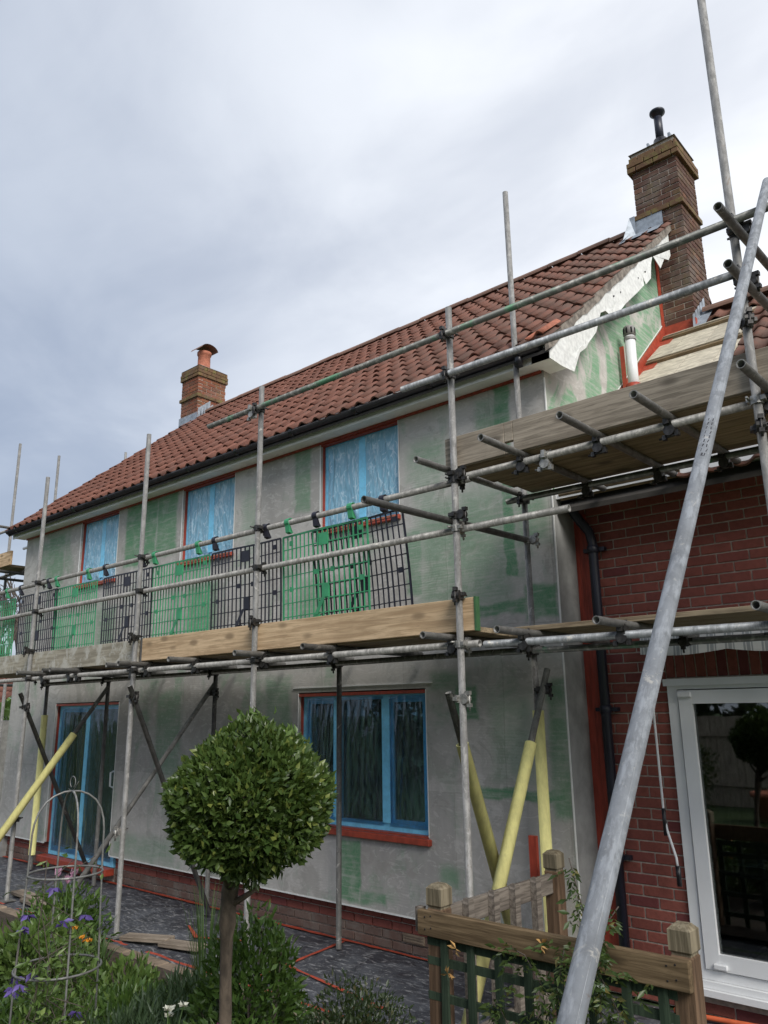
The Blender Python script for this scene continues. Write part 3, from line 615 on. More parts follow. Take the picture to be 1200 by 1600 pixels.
dw = window('sliding_door', -8.05, -6.37, 0.17, 2.15, [-7.22], M['film_low'], None, 51, label='blue-taped sliding glass door with red threshold', bigframe=0.085)
obj('threshold', MB().box((-8.12, -.06, .09), (-6.33, .066, .168), .006), M['redtape'], dw)
hd = MB().path([(-6.47, .055, 1.10), (-6.49, .02, 1.12), (-6.49, .02, 1.28), (-6.47, .055, 1.30)], .012); obj('handle', hd, M['upvc'], dw)

# ------------------------------------------------------------------ roof tiles
roof = obj('roof', MB().extr([(HX0-.1, EY+.03, EZ-.055), (HX0-.1, RY, RZ-.055), (HX0-.1, HD+.25, roofz(HD+.25)-.055), (HX0-.1, HD+.25, roofz(HD+.25)-.08), (HX0-.1, RY, RZ-.08), (HX0-.1, EY+.03, EZ-.08)], (HX1+.19-HX0+.1, 0, 0)), M['felt'], house, loc=(0,0,0))
uv = Vector((0, math.cos(sa), math.sin(sa))); nv = Vector((0, -math.sin(sa), math.cos(sa)))
def pantile_mb(w, L, q, base, U, V, N, jig=0.0, lift=0.022):
    prof = [(0, .012), (.08, .002), (.22, -.006), (.36, -.006), (.50, .004), (.62, .022), (.74, .036), (.86, .036), (.96, .022), (1.06, .004)]
    k = len(q.v); m = len(prof)
    for s_, up_ in ((0, lift), (1, 0)):
        for (u, h) in prof: q.v.append(tuple(base + U*(u*w) + V*(s_*L) + N*(h+up_+jig*s_)))
    for (u, h) in prof: q.v.append(tuple(base + U*(u*w) + V*0.004 + N*(h+lift-.016)))
    for j in range(m-1):
        q.face((k+j, k+j+1, k+m+j+1, k+m+j), True); q.face((k+2*m+j, k+2*m+j+1, k+j+1, k+j))
    return q
TW = (HX1-HX0+.32)/49; ROWS = 15; GA = ((RY-EY)/math.cos(sa)-.05)/ROWS
tiles = []
for r_ in range(ROWS):
    for c_ in range(49):
        b = Vector((HX0-.115+c_*TW, EY, EZ)) + uv*(r_*GA-.02)
        tiles.append((b, (b+Vector((TW/2, 0, 0))-cam_pos).length))
tiles.sort(key=lambda t: t[1])
tvar = []
for v_ in range(4):
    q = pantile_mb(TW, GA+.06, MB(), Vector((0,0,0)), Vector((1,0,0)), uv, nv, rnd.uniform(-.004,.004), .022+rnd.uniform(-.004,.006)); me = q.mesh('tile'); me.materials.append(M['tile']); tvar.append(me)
rest = MB()
for i, (b, d_) in enumerate(tiles):
    if i < 300:
        o = obj('tile', tvar[rnd.randrange(4)], None, roof, b + Vector((rnd.uniform(-.004,.004), 0, 0)) + uv*rnd.uniform(-.006,.006)); o.rotation_euler = (rnd.uniform(-.012,.012), rnd.uniform(-.012,.012), rnd.uniform(-.012,.012))
    else: pantile_mb(TW, GA+.06, rest, b + uv*rnd.uniform(-.008,.008), Vector((1,0,0)), uv, nv, rnd.uniform(-.006,.004), .022+rnd.uniform(-.005,.007))
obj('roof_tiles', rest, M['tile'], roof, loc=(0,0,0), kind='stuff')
# back slope
bk = MB()
for r_ in range(8):
    y0 = RY+.02+r_*.44; bk.hexa([(HX0-.11, y0, roofz(y0)-.03), (HX1+.2, y0, roofz(y0)-.03), (HX1+.2, y0+.47, roofz(y0+.47)-.03), (HX0-.11, y0+.47, roofz(y0+.47)-.03), (HX0-.11, y0, roofz(y0)+.0), (HX1+.2, y0, roofz(y0)), (HX1+.2, y0+.47, roofz(y0+.47)+.02), (HX0-.11, y0+.47, roofz(y0+.47)+.02)])
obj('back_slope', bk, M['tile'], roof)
# ridge tiles
n_r = 21; RL = (9.4-.0)/n_r
for j in range(n_r):
    xx = HX0-.1+j*RL; dz = rnd.uniform(-.006,.006); q = MB(); A = np.linspace(-.15, math.pi+.15, 11)
    o_ = [(0, math.cos(a)*.12, math.sin(a)*.085) for a in A]; i_ = [(0, math.cos(a)*.105, math.sin(a)*.07) for a in A[::-1]]
    q.extr([Vector((xx, RY, RZ+.0+dz))+Vector(p) for p in o_+i_], (RL-.012, 0, rnd.uniform(-.004,.004)))
    obj('ridge_tile', q, M['ridge'], roof)
# right verge: mortar strip, tile ends; left verge
for xv, s_ in ((HX1+.205, 1), (HX0-.118, -1)):
    q = MB(); ny = 46; k = 0; w = .035
    rr = np.random.default_rng(5)
    for j in range(ny+1):
        y = EY+.02+(RY-EY-.05)*j/ny; z = roofz(y); t_ = rr.uniform(-.008,.010); b_ = rr.uniform(-.012,.012); xo = rr.uniform(-.006,.008)*s_
        q.v += [(xv-.03*s_, y, z+.03), (xv+xo, y, z+.022+t_), (xv+xo+.004*s_, y, z-.085+b_), (xv-.03*s_, y, z-.09)]
    for j in range(ny):
        for e in range(3): a = j*4+e; q.face((a, a+1, a+5, a+4), False)
    q.face((0, 1, 2, 3)); obj('verge', q, M['verge'], roof)
vt = MB(); pantile_mb(TW*.8, .4, vt, Vector((.03, EY-.02, EZ+.03)), Vector((1,0,0)), uv, nv, 0, .03); obj('verge_tile', vt, M['clay'], roof)
# white box end and hanging white plastic flap on the gable verge
obj('box_end', MB().extr([(.004, -.2, 4.752), (.004, .10, 4.765), (.004, .10, 5.06), (.004, -.2, 4.85)], (.176, 0, 0)), M['white'], house)
flap = [(-.22,4.90),(.14,5.16),(1.24,6.08),(2.39,7.05),(2.84,7.40),(2.84,7.11),(2.77,7.02),(2.70,7.05),(2.51,6.80),(2.47,6.89),(2.38,6.92),(2.29,6.86),(2.21,6.72),(2.15,6.51),(1.98,6.36),(1.91,6.43),(1.93,6.33),(1.76,6.18),(1.73,6.26),(1.64,6.29),(1.55,6.23),(1.47,6.10),(1.41,5.90),(1.24,5.75),(1.17,5.83),(1.19,5.71),(1.02,5.56),(.99,5.61),(.90,5.62),(.81,5.56),(.74,5.45),(.69,5.32),(.50,5.14),(.44,5.20),(.44,5.07),(.35,5.06),(.28,5.00),(.22,4.91),(.18,4.83),(.16,4.745),(-.03,4.735),(-.22,4.745)]
fq = MB()
def tri_strip(top, bot, x, th):
    pass
import bmesh
bm_ = bmesh.new(); vs = [bm_.verts.new((.19+.008*math.sin(p[0]*7), p[0], p[1])) for p in flap]; f_ = bm_.faces.new(vs); bmesh.ops.triangulate(bm_, faces=[f_])
e_ = bmesh.ops.extrude_face_region(bm_, geom=bm_.faces[:]); bmesh.ops.translate(bm_, verts=[v for v in e_['geom'] if isinstance(v, bmesh.types.BMVert)], vec=(.004, 0, 0))
me = bpy.data.meshes.new('verge_flap'); bm_.to_mesh(me); bm_.free(); me.materials.append(M['flap']); fo = obj('verge_flap', me, None, house, (0,0,0), label='white plastic strip with wavy torn lower edge along the gable verge')
for (y, z) in ((.6,5.4),(1.12,5.86),(1.3,5.98),(1.8,6.36),(2.0,6.52)): obj('nail_mark', MB().tube((.186+.008*math.sin(y*7), y, z), (.198+.008*math.sin(y*7), y, z), .009, 6), M['black'], fo)

# ------------------------------------------------------------------ chimneys
def chimney(x0, x1, y0, y1, zb, ztop, band_z, mats, joined, label):
    ch = obj('chimney', MB().box((x0+.008, y0+.008, zb), (x1-.008, y1-.008, ztop-.02)), M['mortar'], house, label=label)
    nc = int((ztop-zb)/.075); out = MB() if joined else None; outm = MB() if joined else None
    top = nc
    for c in range(nc):
        z = zb+c*.075; cap = c >= nc-3; bandc = abs(z-band_z) < .04; e = (.03 if joined else .045) if cap and c < nc-1 else (.02 if cap else (.03 if bandc else 0)); m = mats[1] if cap or bandc else mats[0]
        o_ = (outm if (cap or bandc) else out) if joined else None
        brick_run(ch, (x0-e, y0-e, z), 'x', x1-x0+2*e, z, 1, lambda _: m, start=c, out=o_, y_jit=.002)
        brick_run(ch, (x1+e, y0-e+.102, z), 'y', y1-y0+2*e-.102, z, 1, lambda _: m, start=c+1, out=o_, y_jit=.002)
        # left and rear sides as one course block each
        q = (outm if (cap or bandc) else out) if joined else None
        sb = MB().box((x0-e, y0-e+.104, z), (x0-e+.1, y1+e, z+.065), .003) if q is None else q.box((x0-e, y0-e+.104, z), (x0-e+.1, y1+e, z+.065), .003)
        if q is None: obj('brick_course', sb, m, ch)
    if joined: obj('brickwork', out, mats[0], ch, loc=(0,0,0), kind='stuff'); obj('brick_bands', outm, mats[1], ch, loc=(0,0,0), kind='stuff')
    obj('chimney_cap', MB().hexa([(x0-.02, y0-.02, ztop-.025), (x1+.02, y0-.02, ztop-.025), (x1+.02, y1+.02, ztop-.025), (x0-.02, y1+.02, ztop-.025), (x0+.1, y0+.1, ztop+.05), (x1-.1, y0+.1, ztop+.05), (x1-.1, y1-.1, ztop+.05), (x0+.1, y1-.1, ztop+.05)]), M['verge'], ch)
    return ch
c1 = chimney(-.19, .3625, 2.95, 3.56, 6.0, 8.77, 7.83, (M['brick_stack'], M['brick_mossy']), False, 'tall weathered brick chimney on the gable with a black flue cowl')
cx, cy = .12, 3.2
obj('pot_base', MB().lathe((cx, cy, 8.76), [(.0, .06), (.12, .05), (.10, .10), (.082, .2), (.0, .2)], 18), M['black'], c1)
obj('flue_pipe', MB().tube((cx, cy, 8.95), (cx, cy, 9.36), .050, 16), M['navy'], c1)
obj('cowl', MB().lathe((cx, cy, 9.30), [(.0, .0), (.05, .0), (.075, .05), (.095, .06), (.095, .085), (.0, .10)], 20), M['navy'], c1)
obj('cap_strap', MB().box((cx-.14, cy-.11, 8.78), (cx-.115, cy-.06, 8.92)).box((cx-.115, cy-.11, 8.78), (cx+.13, cy-.1, 8.81)).box((cx+.13, cy-.11, 8.78), (cx+.16, cy-.02, 8.93)), M['lead'], c1)
# lead apron where the near stack meets the tiles
q = MB(); z0 = roofz(2.95)+.05
q.poly([(-.24, 2.93, z0+.20), (.13, 2.93, z0+.20), (.13, 2.93, z0-.02), (-.24, 2.93, z0-.02)]); q.poly([(-.30, 2.93, z0+.0), (.13, 2.93, z0), (.13, 2.72, roofz(2.72)+.062), (-.36, 2.72, roofz(2.72)+.062)])
q.poly([(-.24, 2.925, z0+.22), (-.24, 3.16, roofz(3.16)+.28), (-.24, 3.16, roofz(3.16)+.02), (-.24, 2.925, z0-.02)]); q.poly([(-.36, 2.72, roofz(2.72)+.06), (-.24, 2.9, z0+.03), (-.24, 3.2, roofz(3.2)+.075), (-.40, 3.2, roofz(3.2)+.075)])
q.poly([(-.27, 2.915, z0+.24), (-.2, 2.915, z0+.24), (-.2, 2.90, z0-.05), (-.33, 2.80, z0-.10)])
obj('lead_flashing', q, M['lead'], c1)
c2 = chimney(-9.83, -9.27, 2.95, 3.62, 7.2, 8.80, 8.08, (M['brick_orange'], M['brick_mossy']), True, 'short orange brick chimney at the far end with a clay pot')
obj('chimney_pot', MB().lathe((-9.5, 3.22, 8.78), [(.15, 0), (.15, .06), (.13, .08), (.125, .34), (.145, .36), (.145, .42), (.11, .42)], 18), M['clay'], c2)
ck = MB(); A = np.linspace(.15, math.pi-.15, 9)
for j in range(8):
    a, b = A[j], A[j+1]; ck.poly([(-9.5-.2, 3.22+math.cos(a)*.2, 9.2+math.sin(a)*.13), (-9.5+.2, 3.22+math.cos(a)*.2, 9.2+math.sin(a)*.13), (-9.5+.2, 3.22+math.cos(b)*.2, 9.2+math.sin(b)*.13), (-9.5-.2, 3.22+math.cos(b)*.2, 9.2+math.sin(b)*.13)], True)
obj('rain_cowl', ck, M['ridge'], c2)
q = MB(); st = 7
for j in range(st):
    ya = 2.93+j*(-0.0); 
for j in range(5):
    y0 = 2.55+j*.15; 
q.poly([(-9.255, 2.6, roofz(2.6)+.05), (-9.255, 3.26, roofz(3.26)+.05), (-9.05, 3.26, roofz(3.26)+.055), (-9.05, 2.6, roofz(2.6)+.055)])
q.poly([(-9.86, 2.935, roofz(2.93)+.20), (-9.24, 2.935, roofz(2.93)+.20), (-9.24, 2.935, roofz(2.93)), (-9.86, 2.935, roofz(2.93))]); q.poly([(-9.86, 2.935, roofz(2.93)+.03), (-9.05, 2.935, roofz(2.93)+.05), (-9.05, 2.66, roofz(2.66)+.07), (-9.9, 2.66, roofz(2.66)+.07)])
for j in range(5):
    y0 = 2.95+j*.07; q.poly([(-9.262, y0, roofz(y0)+.04), (-9.262, y0+.09, roofz(y0+.09)+.04), (-9.262, y0+.09, roofz(y0+.09)+.26-.0*j), (-9.262, y0+.02, roofz(y0+.09)+.20)])
obj('lead_flashing', q, M['lead'], c2)
# gable: red tape along chimney and abutment, white flue
obj('red_tape', MB().hexa([(.002, 2.86, 6.18), (.008, 2.86, 6.18), (.008, 2.948, 6.22), (.002, 2.948, 6.22), (.002, 2.86, 7.2), (.008, 2.86, 7.2), (.008, 2.948, 7.2), (.002, 2.948, 7.2)]), M['redtape'], house)
XS, X0Y, X0Z = .885, 1.8, 5.16          # extension roof slope line at the gable
er = lambda y: X0Z+XS*(y-X0Y)
q = MB(); q.hexa([(.002, .6, er(.6)-.02), (.012, .6, er(.6)-.02), (.012, 2.95, er(2.95)-.02), (.002, 2.95, er(2.95)-.02), (.002, .6, er(.6)+.16), (.012, .6, er(.6)+.16), (.012, 2.95, er(2.95)+.16), (.002, 2.95, er(2.95)+.16)])
q.hexa([(.012, .6, er(.6)+.03), (.16, .6, er(.6)+.03), (.16, 2.95, er(2.95)+.03), (.012, 2.95, er(2.95)+.03), (.012, .6, er(.6)+.05), (.16, .6, er(.6)+.05), (.16, 2.95, er(2.95)+.05), (.012, 2.95, er(2.95)+.05)])
q.box((.0, 2.90, er(2.95)-.05), (.38, 2.946, er(2.95)+.10))
obj('red_tape', q, M['redtape'], house, loc=(0,0,0), label='red masking tape along the slope where extension roof meets the gable')
q = MB(); q.hexa([(.001, .62, er(.62)+.175), (.007, .62, er(.62)+.175), (.007, 2.86, er(2.86)+.175), (.001, 2.86, er(2.86)+.175), (.001, .62, er(.62)+.188), (.007, .62, er(.62)+.188), (.007, 2.86, er(2.86)+.188), (.001, 2.86, er(2.86)+.188)]); obj('drip_bead', q, M['bead'], house)
fl = obj('gable_flue', MB().tube((.13, 1.56, 4.95), (.13, 1.58, 5.62), .052, 18), M['upvc'], house, label='white boiler flue standing against the gable')
obj('flue_terminal', MB().lathe((.13, 1.58, 5.58), [(.06, 0), (.06, .03), (.05, .035), (.05, .05), (.058, .05), (.058, .14), (.05, .15), (0, .15)], 16), simple('dull_flue_grille', (0.25, 0.24, 0.23), 0.6), fl)
for a in range(8):
    an = a*math.pi/4; obj('slot', MB().box((.13+math.cos(an)*.058-.006, 1.58+math.sin(an)*.058-.006, 5.645), (.13+math.cos(an)*.058+.006, 1.58+math.sin(an)*.058+.006, 5.705)), M['black'], fl)
obj('flue_collar', MB().lathe((.13, 1.56, 4.86), [(.11, 0), (.085, .12), (.068, .2), (.068, .24), (.054, .24)], 18), M['redstrip'], fl)
obj('red_tape', MB().box((.035, 1.525, 4.9), (.075, 1.54, 5.52)), M['redtape'], fl)
obj('overflow_pipe', MB().tube((-9.75, .06, 4.66), (-9.49, .06, 4.66), .022), M['upvc'], house); obj('overflow_pipe', MB().tube((-9.72, .18, 4.6), (-9.49, .18, 4.6), .022), M['upvc'], house)

# ------------------------------------------------------------------ brick extension
ext = empty('brick_extension', (1.7, .33, 0), 'red brick side extension with white patio door beside the rendered house', 'house extension')
EX1, WY = 3.6, .33
DX0, DZ0, DZ1 = .66, .12, 2.19
wall = obj('brick_wall', MB().box((.002, WY+.008, 0), (DX0, WY+.2, 3.66)).box((DX0, WY+.008, DZ1), (EX1, WY+.2, 3.66)).box((2.5, WY+.008, 0), (EX1, WY+.2, DZ1)).box((DX0, WY+.008, 0), (2.5, WY+.2, DZ0)), M['mortar'], ext, loc=(0,0,0))
def skip(a, b, z):
    return (b > DX0-.01 and a < 2.5 and z+.03 > DZ0 and z < DZ1+.235)
for c in range(49):
    z = .005+c*.075; pos = -.1125 if c % 2 else 0.0
    while pos < EX1:
        a = max(pos, .004); b = min(pos+BL, EX1)
        door_zone = z+BH > DZ0 and z < DZ1+.23
        if door_zone:
            if a >= DX0-.008 and b <= 2.5: a = b
            elif a < DX0-.008 < b: b = DX0-.008
            elif a < 2.5 < b: a = 2.5
        if b-a > .02 and b < 1.95: obj('brick', brick_me(b-a, BH, BD, M['brick']), None, wall, (a, WY+rnd.uniform(-.0015,.0015), z))
        pos += BL+MJ
xr = MB(); brick_run(None, (1.95, WY, .005), 'x', EX1-1.95, .005, 49, None, skip=lambda a, b, z: a+1.95 < 2.5 and z+.03 > DZ0 and z < DZ1+.23, out=xr); obj('brickwork', xr, M['brick'], wall, loc=(0,0,0), kind='stuff')
j = 0; x = DX0-.0
while x < 2.4:
    b_ = obj('soldier_brick', brick_me(.065, .215, BD, M['brick']), None, wall, (x, WY-.001, DZ1+.012)); x += .075
# soffit, fascia, roof of extension
obj('soffit', MB().box((.13, .06, 3.655), (EX1, WY+.0, 3.668)), M['white'], ext)
obj('fascia', MB().box((.002, .04, 3.64), (EX1, .058, 3.80)), M['white'], ext)
EEY = -.02
rf = obj('roof_deck', MB().hexa([(.02, EEY+.06, er(EEY+.06)-.09), (EX1, EEY+.06, er(EEY+.06)-.09), (EX1, 3.2, er(3.2)-.09), (.02, 3.2, er(3.2)-.09), (.02, EEY+.06, er(EEY+.06)-.05), (EX1, EEY+.06, er(EEY+.06)-.05), (EX1, 3.2, er(3.2)-.05), (.02, 3.2, er(3.2)-.05)]), M['felt'], ext, loc=(0,0,0))
obj('rear_slope', MB().hexa([(.02, 3.22, er(3.2)-.12), (EX1, 3.22, er(3.2)-.12), (EX1, 6.4, er(3.2)-2.9), (.02, 6.4, er(3.2)-2.9), (.02, 3.22, er(3.2)-.03), (EX1, 3.22, er(3.2)-.03), (EX1, 6.4, er(3.2)-2.82), (.02, 6.4, er(3.2)-2.82)]), M['tile'], ext)
obj('side_wall', MB().extr([(EX1-.01, WY+.21, 0), (EX1-.01, WY+.21, er(WY+.2)-.1), (EX1-.01, 3.2, er(3.2)-.13), (EX1-.01, 6.3, 3.6), (EX1-.01, 6.3, 0)], (-.15, 0, 0)), M['brick'], ext)
obj('rear_wall', MB().box((.01, 6.16, 0), (EX1-.17, 6.3, 3.6)), M['brick'], ext)
ea = math.atan(XS); eu = Vector((0, math.cos(ea), math.sin(ea))); en = Vector((0, -math.sin(ea), math.cos(ea)))
def slab(x0, x1, s0, s1, n0a, n0b, th):   # board on the extension slope: s along slope from y=EEY
    o = Vector((0, EEY, er(EEY)))
    p = lambda xx, s_, nn: Vector((xx, 0, 0)) + o + eu*s_ + en*nn
    return MB().hexa([p(x0, s0, n0a-th), p(x1, s0, n0a-th), p(x1, s1, n0b-th), p(x0, s1, n0b-th), p(x0, s0, n0a), p(x1, s0, n0a), p(x1, s1, n0b), p(x0, s1, n0b)])
slope_len = (3.2-EEY)/math.cos(ea); wrow = .735
for r_ in range(6):
    s0 = 3.725-r_*wrow; s1 = min(s0+wrow+.04, slope_len-.34)
    if s0 < .15: s0 = .15
    if s1 < s0+.1: break
    x = .05
    while x < 1.0:
        L = rnd.choice((.26, .36, .45)); b = min(x+L, 1.02)
        obj('roof_board', slab(x, b-.006, s0, s1, .076, .020, .016), M['boardroof'], rf); x = b
    obj('batten', slab(.04, 1.03, s0-.035, s0+.02, .060, .060, .06), M['batten'], rf)
tw2 = .2
q0 = []
for r_ in range(14):
    for c_ in range(18):
        s0 = slope_len-.05-(r_+1)*.30; xx = .22+c_*tw2
        if s0 < -.1: continue
        if xx < 1.02 and r_ > 0: continue
        if xx < .36: continue
        q0.append((xx, s0))
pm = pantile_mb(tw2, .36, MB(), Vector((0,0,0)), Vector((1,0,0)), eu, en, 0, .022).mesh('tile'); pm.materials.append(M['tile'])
for (xx, s0) in q0:
    o = obj('tile', pm, None, rf, Vector((xx, EEY, er(EEY)))+eu*s0+en*.012); o.rotation_euler = (rnd.uniform(-.01,.01), rnd.uniform(-.01,.01), rnd.uniform(-.015,.015))
for j in range(7):
    xx = .40+j*.45; q = MB(); A = np.linspace(-.15, math.pi+.15, 11)
    q.extr([Vector((xx, 3.2, er(3.2)+.02))+Vector((0, math.cos(a)*.12, math.sin(a)*.085)) for a in A]+[Vector((xx, 3.2, er(3.2)+.02))+Vector((0, math.cos(a)*.105, math.sin(a)*.07)) for a in A[::-1]], (.44, 0, 0)); obj('ridge_tile', q, M['ridge'], rf)
q = MB()
for j in range(5):
    y0 = 2.80+j*.10; q.poly([(.372, y0, er(y0)+.05), (.372, y0+.11, er(y0+.11)+.05), (.372, y0+.11, er(y0+.11)+.20), (.372, y0+.03, er(y0)+.24)]); 
q.poly([(.372, 2.78, er(2.78)+.05), (.50, 2.78, er(2.78)+.06), (.50, 3.22, er(3.2)+.09), (.372, 3.22, er(3.2)+.09)])
obj('lead_flashing', q, M['lead'], rf)
# red strip, downpipe
q = MB(); n = 24; rr = np.random.default_rng(2)
for j in range(n+1):
    z = .05+3.5*j/n; a = .004; b = .118+rr.uniform(-.006,.008); q.v += [(a, WY-.012, z), (b, WY-.006, z)]
for j in range(n): q.face((2*j, 2*j+1, 2*j+3, 2*j+2))
obj('red_tape', q, M['redstrip'], ext, label='wide red masking strip beside the house corner')
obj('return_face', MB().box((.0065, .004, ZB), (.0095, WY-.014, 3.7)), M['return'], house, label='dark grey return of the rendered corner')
dp = obj('downpipe', MB().path([(.06, .16, 3.70), (.06, .16, 3.60), (.10, .20, 3.50), (.17, .255, 3.38), (.19, .26, 3.28), (.19, .26, .12)], .038, 14), M['navy'], ext)
obj('hopper', MB().box((.02, .09, 3.62), (.11, .21, 3.74), .01), M['navy'], dp)
for z in (3.2, 1.95, .9): obj('pipe_clip', MB().tube((.19, .26, z), (.19, .26, z+.06), .045, 14).box((.10, .27, z+.015), (.28, .32, z+.045)), M['navy'], dp)
# patio door
dr = obj('patio_door', MB().box((DX0+.003, WY-.02, DZ0+.10), (DX0+.075, WY+.10, DZ1-.003)).box((2.42, WY-.02, DZ0+.10), (2.497, WY+.10, DZ1-.003)).box((DX0+.075, WY-.019, DZ1-.075), (2.42, WY+.099, DZ1-.004)).box((DX0+.075, WY-.019, DZ0+.10), (2.42, WY+.099, DZ0+.16)), M['upvc'], ext, label='white framed glass patio door')
obj('head_trim', MB().box((DX0-.015, WY-.045, DZ1-.05), (2.51, WY-.021, DZ1+.0)), M['upvc'], dr)
obj('sill', MB().box((DX0-.03, WY-.09, DZ0+.015), (2.52, WY-.003, DZ0+.055)).box((DX0-.01, WY-.055, DZ0+.057), (2.5, WY-.003, DZ0+.098)), M['upvc'], dr)
lx0, lx1, lz0, lz1 = DX0+.085, 1.78, DZ0+.168, DZ1-.083
lf = obj('door_leaf', MB().box((lx0, WY-.035, lz0), (lx0+.095, WY+.03, lz1)).box((lx1-.095, WY-.035, lz0), (lx1, WY+.03, lz1)).box((lx0+.095, WY-.034, lz1-.095), (lx1-.095, WY+.029, lz1)).box((lx0+.095, WY-.034, lz0), (lx1-.095, WY+.029, lz0+.10)), M['upvc'], dr)
obj('pane', MB().box((lx0+.097, WY-.006, lz0+.102), (lx1-.097, WY+.004, lz1-.097)), M['glass'], lf)
obj('hinge', MB().box((lx0+.0, WY-.06, lz1-.05), (lx0+.10, WY-.036, lz1-.012), .006), M['upvc'], lf); obj('hinge', MB().box((lx0+.06, WY-.06, lz0+.012), (lx0+.15, WY-.036, lz0+.045), .006), M['upvc'], lf)
l2 = obj('door_leaf', MB().box((1.79, WY-.034, lz0), (1.885, WY+.03, lz1)).box((2.32, WY-.034, lz0), (2.41, WY+.03, lz1)).box((1.885, WY-.033, lz1-.095), (2.32, WY+.029, lz1)).box((1.885, WY-.033, lz0), (2.32, WY+.029, lz0+.10)), M['upvc'], dr)
obj('pane', MB().box((1.887, WY-.006, lz0+.102), (2.318, WY+.004, lz1-.097)), M['glass'], l2)
obj('floor', MB().box((.1, WY+.21, .0), (EX1-.2, 6.1, .10)), M['room'], ext); obj('ceiling', MB().box((.1, WY+.21, 2.5), (EX1-.2, 6.1, 2.6)), M['room'], ext)
obj('room_wall', MB().box((.02, WY+.21, .1), (.12, 6.1, 2.5)), M['room'], ext); obj('room_wall', MB().box((.12, 4.3, .1), (EX1-.2, 4.4, 2.5)), M['room'], ext)
# round table inside behind the glass
tb = empty('round_table', (1.0, 1.35, .1), 'round table with papers seen dimly through the patio door', 'table')
obj('table_top', MB().lathe((1.0, 1.35, .78), [(0, 0), (.5, 0), (.515, .012), (.5, .03), (0, .03)], 32), simple('dark_granite', (0.10, 0.10, 0.10), 0.3, var=0.6, scale=60), tb)
obj('pedestal', MB().tube((1.0, 1.35, .15), (1.0, 1.35, .78), .035), M['black'], tb)
for a in range(4):
    an = a*math.pi/2+.4; obj('foot', MB().path([(1.0, 1.35, .3), (1.0+.2*math.cos(an), 1.35+.2*math.sin(an), .22), (1.0+.34*math.cos(an), 1.35+.34*math.sin(an), .11)], .018), M['black'], tb)
for j in range(3):
    o = obj('magazine', MB().box((-.13, -.09, 0), (.13, .09, .008)).mesh('magazine'), simple('paper', (0.6, 0.6, 0.57), 0.6), loc=(.82, 1.2, .812+.009*j), label=('bottom', 'middle', 'top')[j]+' magazine of the small pale pile on the round table', cat='magazine', group='magazines on the round table'); o.rotation_euler = (0, 0, .3*j)
# awning
aw = empty('awning', (1.4, .2, 2.5), 'folded striped awning with scalloped edge above the patio door', 'awning')
ax0, ax1 = .60, 2.75; q = MB(); n = 60
for j in range(n+1):
    xx = ax0+(ax1-ax0)*j/n; t_ = .03*(xx-ax0)
    q.v += [(xx, WY-.01, 2.60+t_), (xx, .17, 2.585+t_+.006*math.sin(xx*9)), (xx, .06, 2.50+t_), (xx, .045+.006*math.sin(xx*11), 2.40+t_), (xx, .04+.012*math.sin(xx*11), 2.315+t_+.028*(1-abs(math.sin(xx*5.2)))**1.0+.02*math.sin(xx*2.3))]
for j in range(n):
    for e in range(4): a = j*5+e; q.face((a, a+1, a+6, a+5), True)
obj('fabric', q, M['awning'], aw, loc=(0,0,0))
obj('roller', MB().tube((ax0+.02, .22, 2.52), (ax1, .22, 2.58), .035), M['upvc'], aw); obj('front_bar', MB().tube((ax0+.01, .075, 2.475), (ax1, .075, 2.53), .018), M['upvc'], aw)
obj('mount', MB().box((ax0+.1, .2, 2.47), (ax0+.16, WY-.002, 2.58)), M['upvc'], aw)
ch = obj('crank_handle', MB().path([(.60, .20, 2.42), (.592, .20, 1.9), (.596, .20, 1.23), (.61, .20, 1.15), (.655, .20, .98), (.66, .20, .9)], .009, 8), M['upvc'], aw)
obj('grip', MB().tube((.596, .20, 1.12), (.596, .20, 1.30), .014), M['black'], ch); obj('grip', MB().tube((.66, .20, .80), (.66, .20, .93), .017), M['black'], ch)
obj('hose', MB().path([(.55, .18, .03), (.75, .165, .035), (1.12, .22, .035), (1.6, .12, .035), (2.4, .2, .035), (3.0, .1, .035)], .016, 10), M['hose'], label='orange hose lying at the foot of the patio door', cat='hose')

# ------------------------------------------------------------------ scaffolding
TR = .02415
sc = empty('scaffolding', (-2.2, -1.2, 0), 'tube and board scaffolding with two platforms along the house front and extension', 'scaffolding')
def coupler_mesh(name, m):
    q = MB()
    for c, d in (((0, 0, 0), (0, 0, 1)), ((0, -.052, 0), (1, 0, 0))):
        c = Vector(c); d = Vector(d); q.tube(c-d*.024, c+d*.024, .034, 12, smooth=False)
    q.box((-.018, -.05, -.02), (.018, -.005, .02)); q.tube((.036, -.03, .012), (.036, .055, .012), .007, 6); q.box((.024, -.03, .0), (.05, .012, .024)); q.box((-.05, -.02, -.012), (-.026, .03, .014))
    q.tube((.0, -.085, -.075), (.0, -.085, .03), .007, 6); q.box((-.013, -.10, -.052), (.013, -.07, -.03)); q.box((-.014, -.095, .026), (.014, -.06, .05))
    me = q.mesh(name); me.materials.append(m); return me
CM = [coupler_mesh('coupler', M['coupler']), coupler_mesh('coupler', M['coupler_g'])]
def coup(parent, pos, rz=0.0, gal=0, tilt=0.0):
    o = bpy.data.objects.new('coupler', CM[gal]); link(o, parent, pos); o.rotation_euler = (tilt+rnd.uniform(-.08,.08), rnd.uniform(-.06,.06), rz+rnd.uniform(-.1,.1)); return o
def pole(name, p0, p1, m='galv', parent=None, label=None):
    return obj(name, MB().tube(p0, p1, TR, 16, hollow=True), M[m], parent or sc, loc=tuple((Vector(p0)+Vector(p1))/2), label=label)
def foam(parent, p0, p1, r=.043): return obj('foam_sleeve', MB().tube(p0, p1, r, 16, hollow=True), M['foam'], parent, label='yellow foam sleeve')
YO, YI = -1.2, -.2
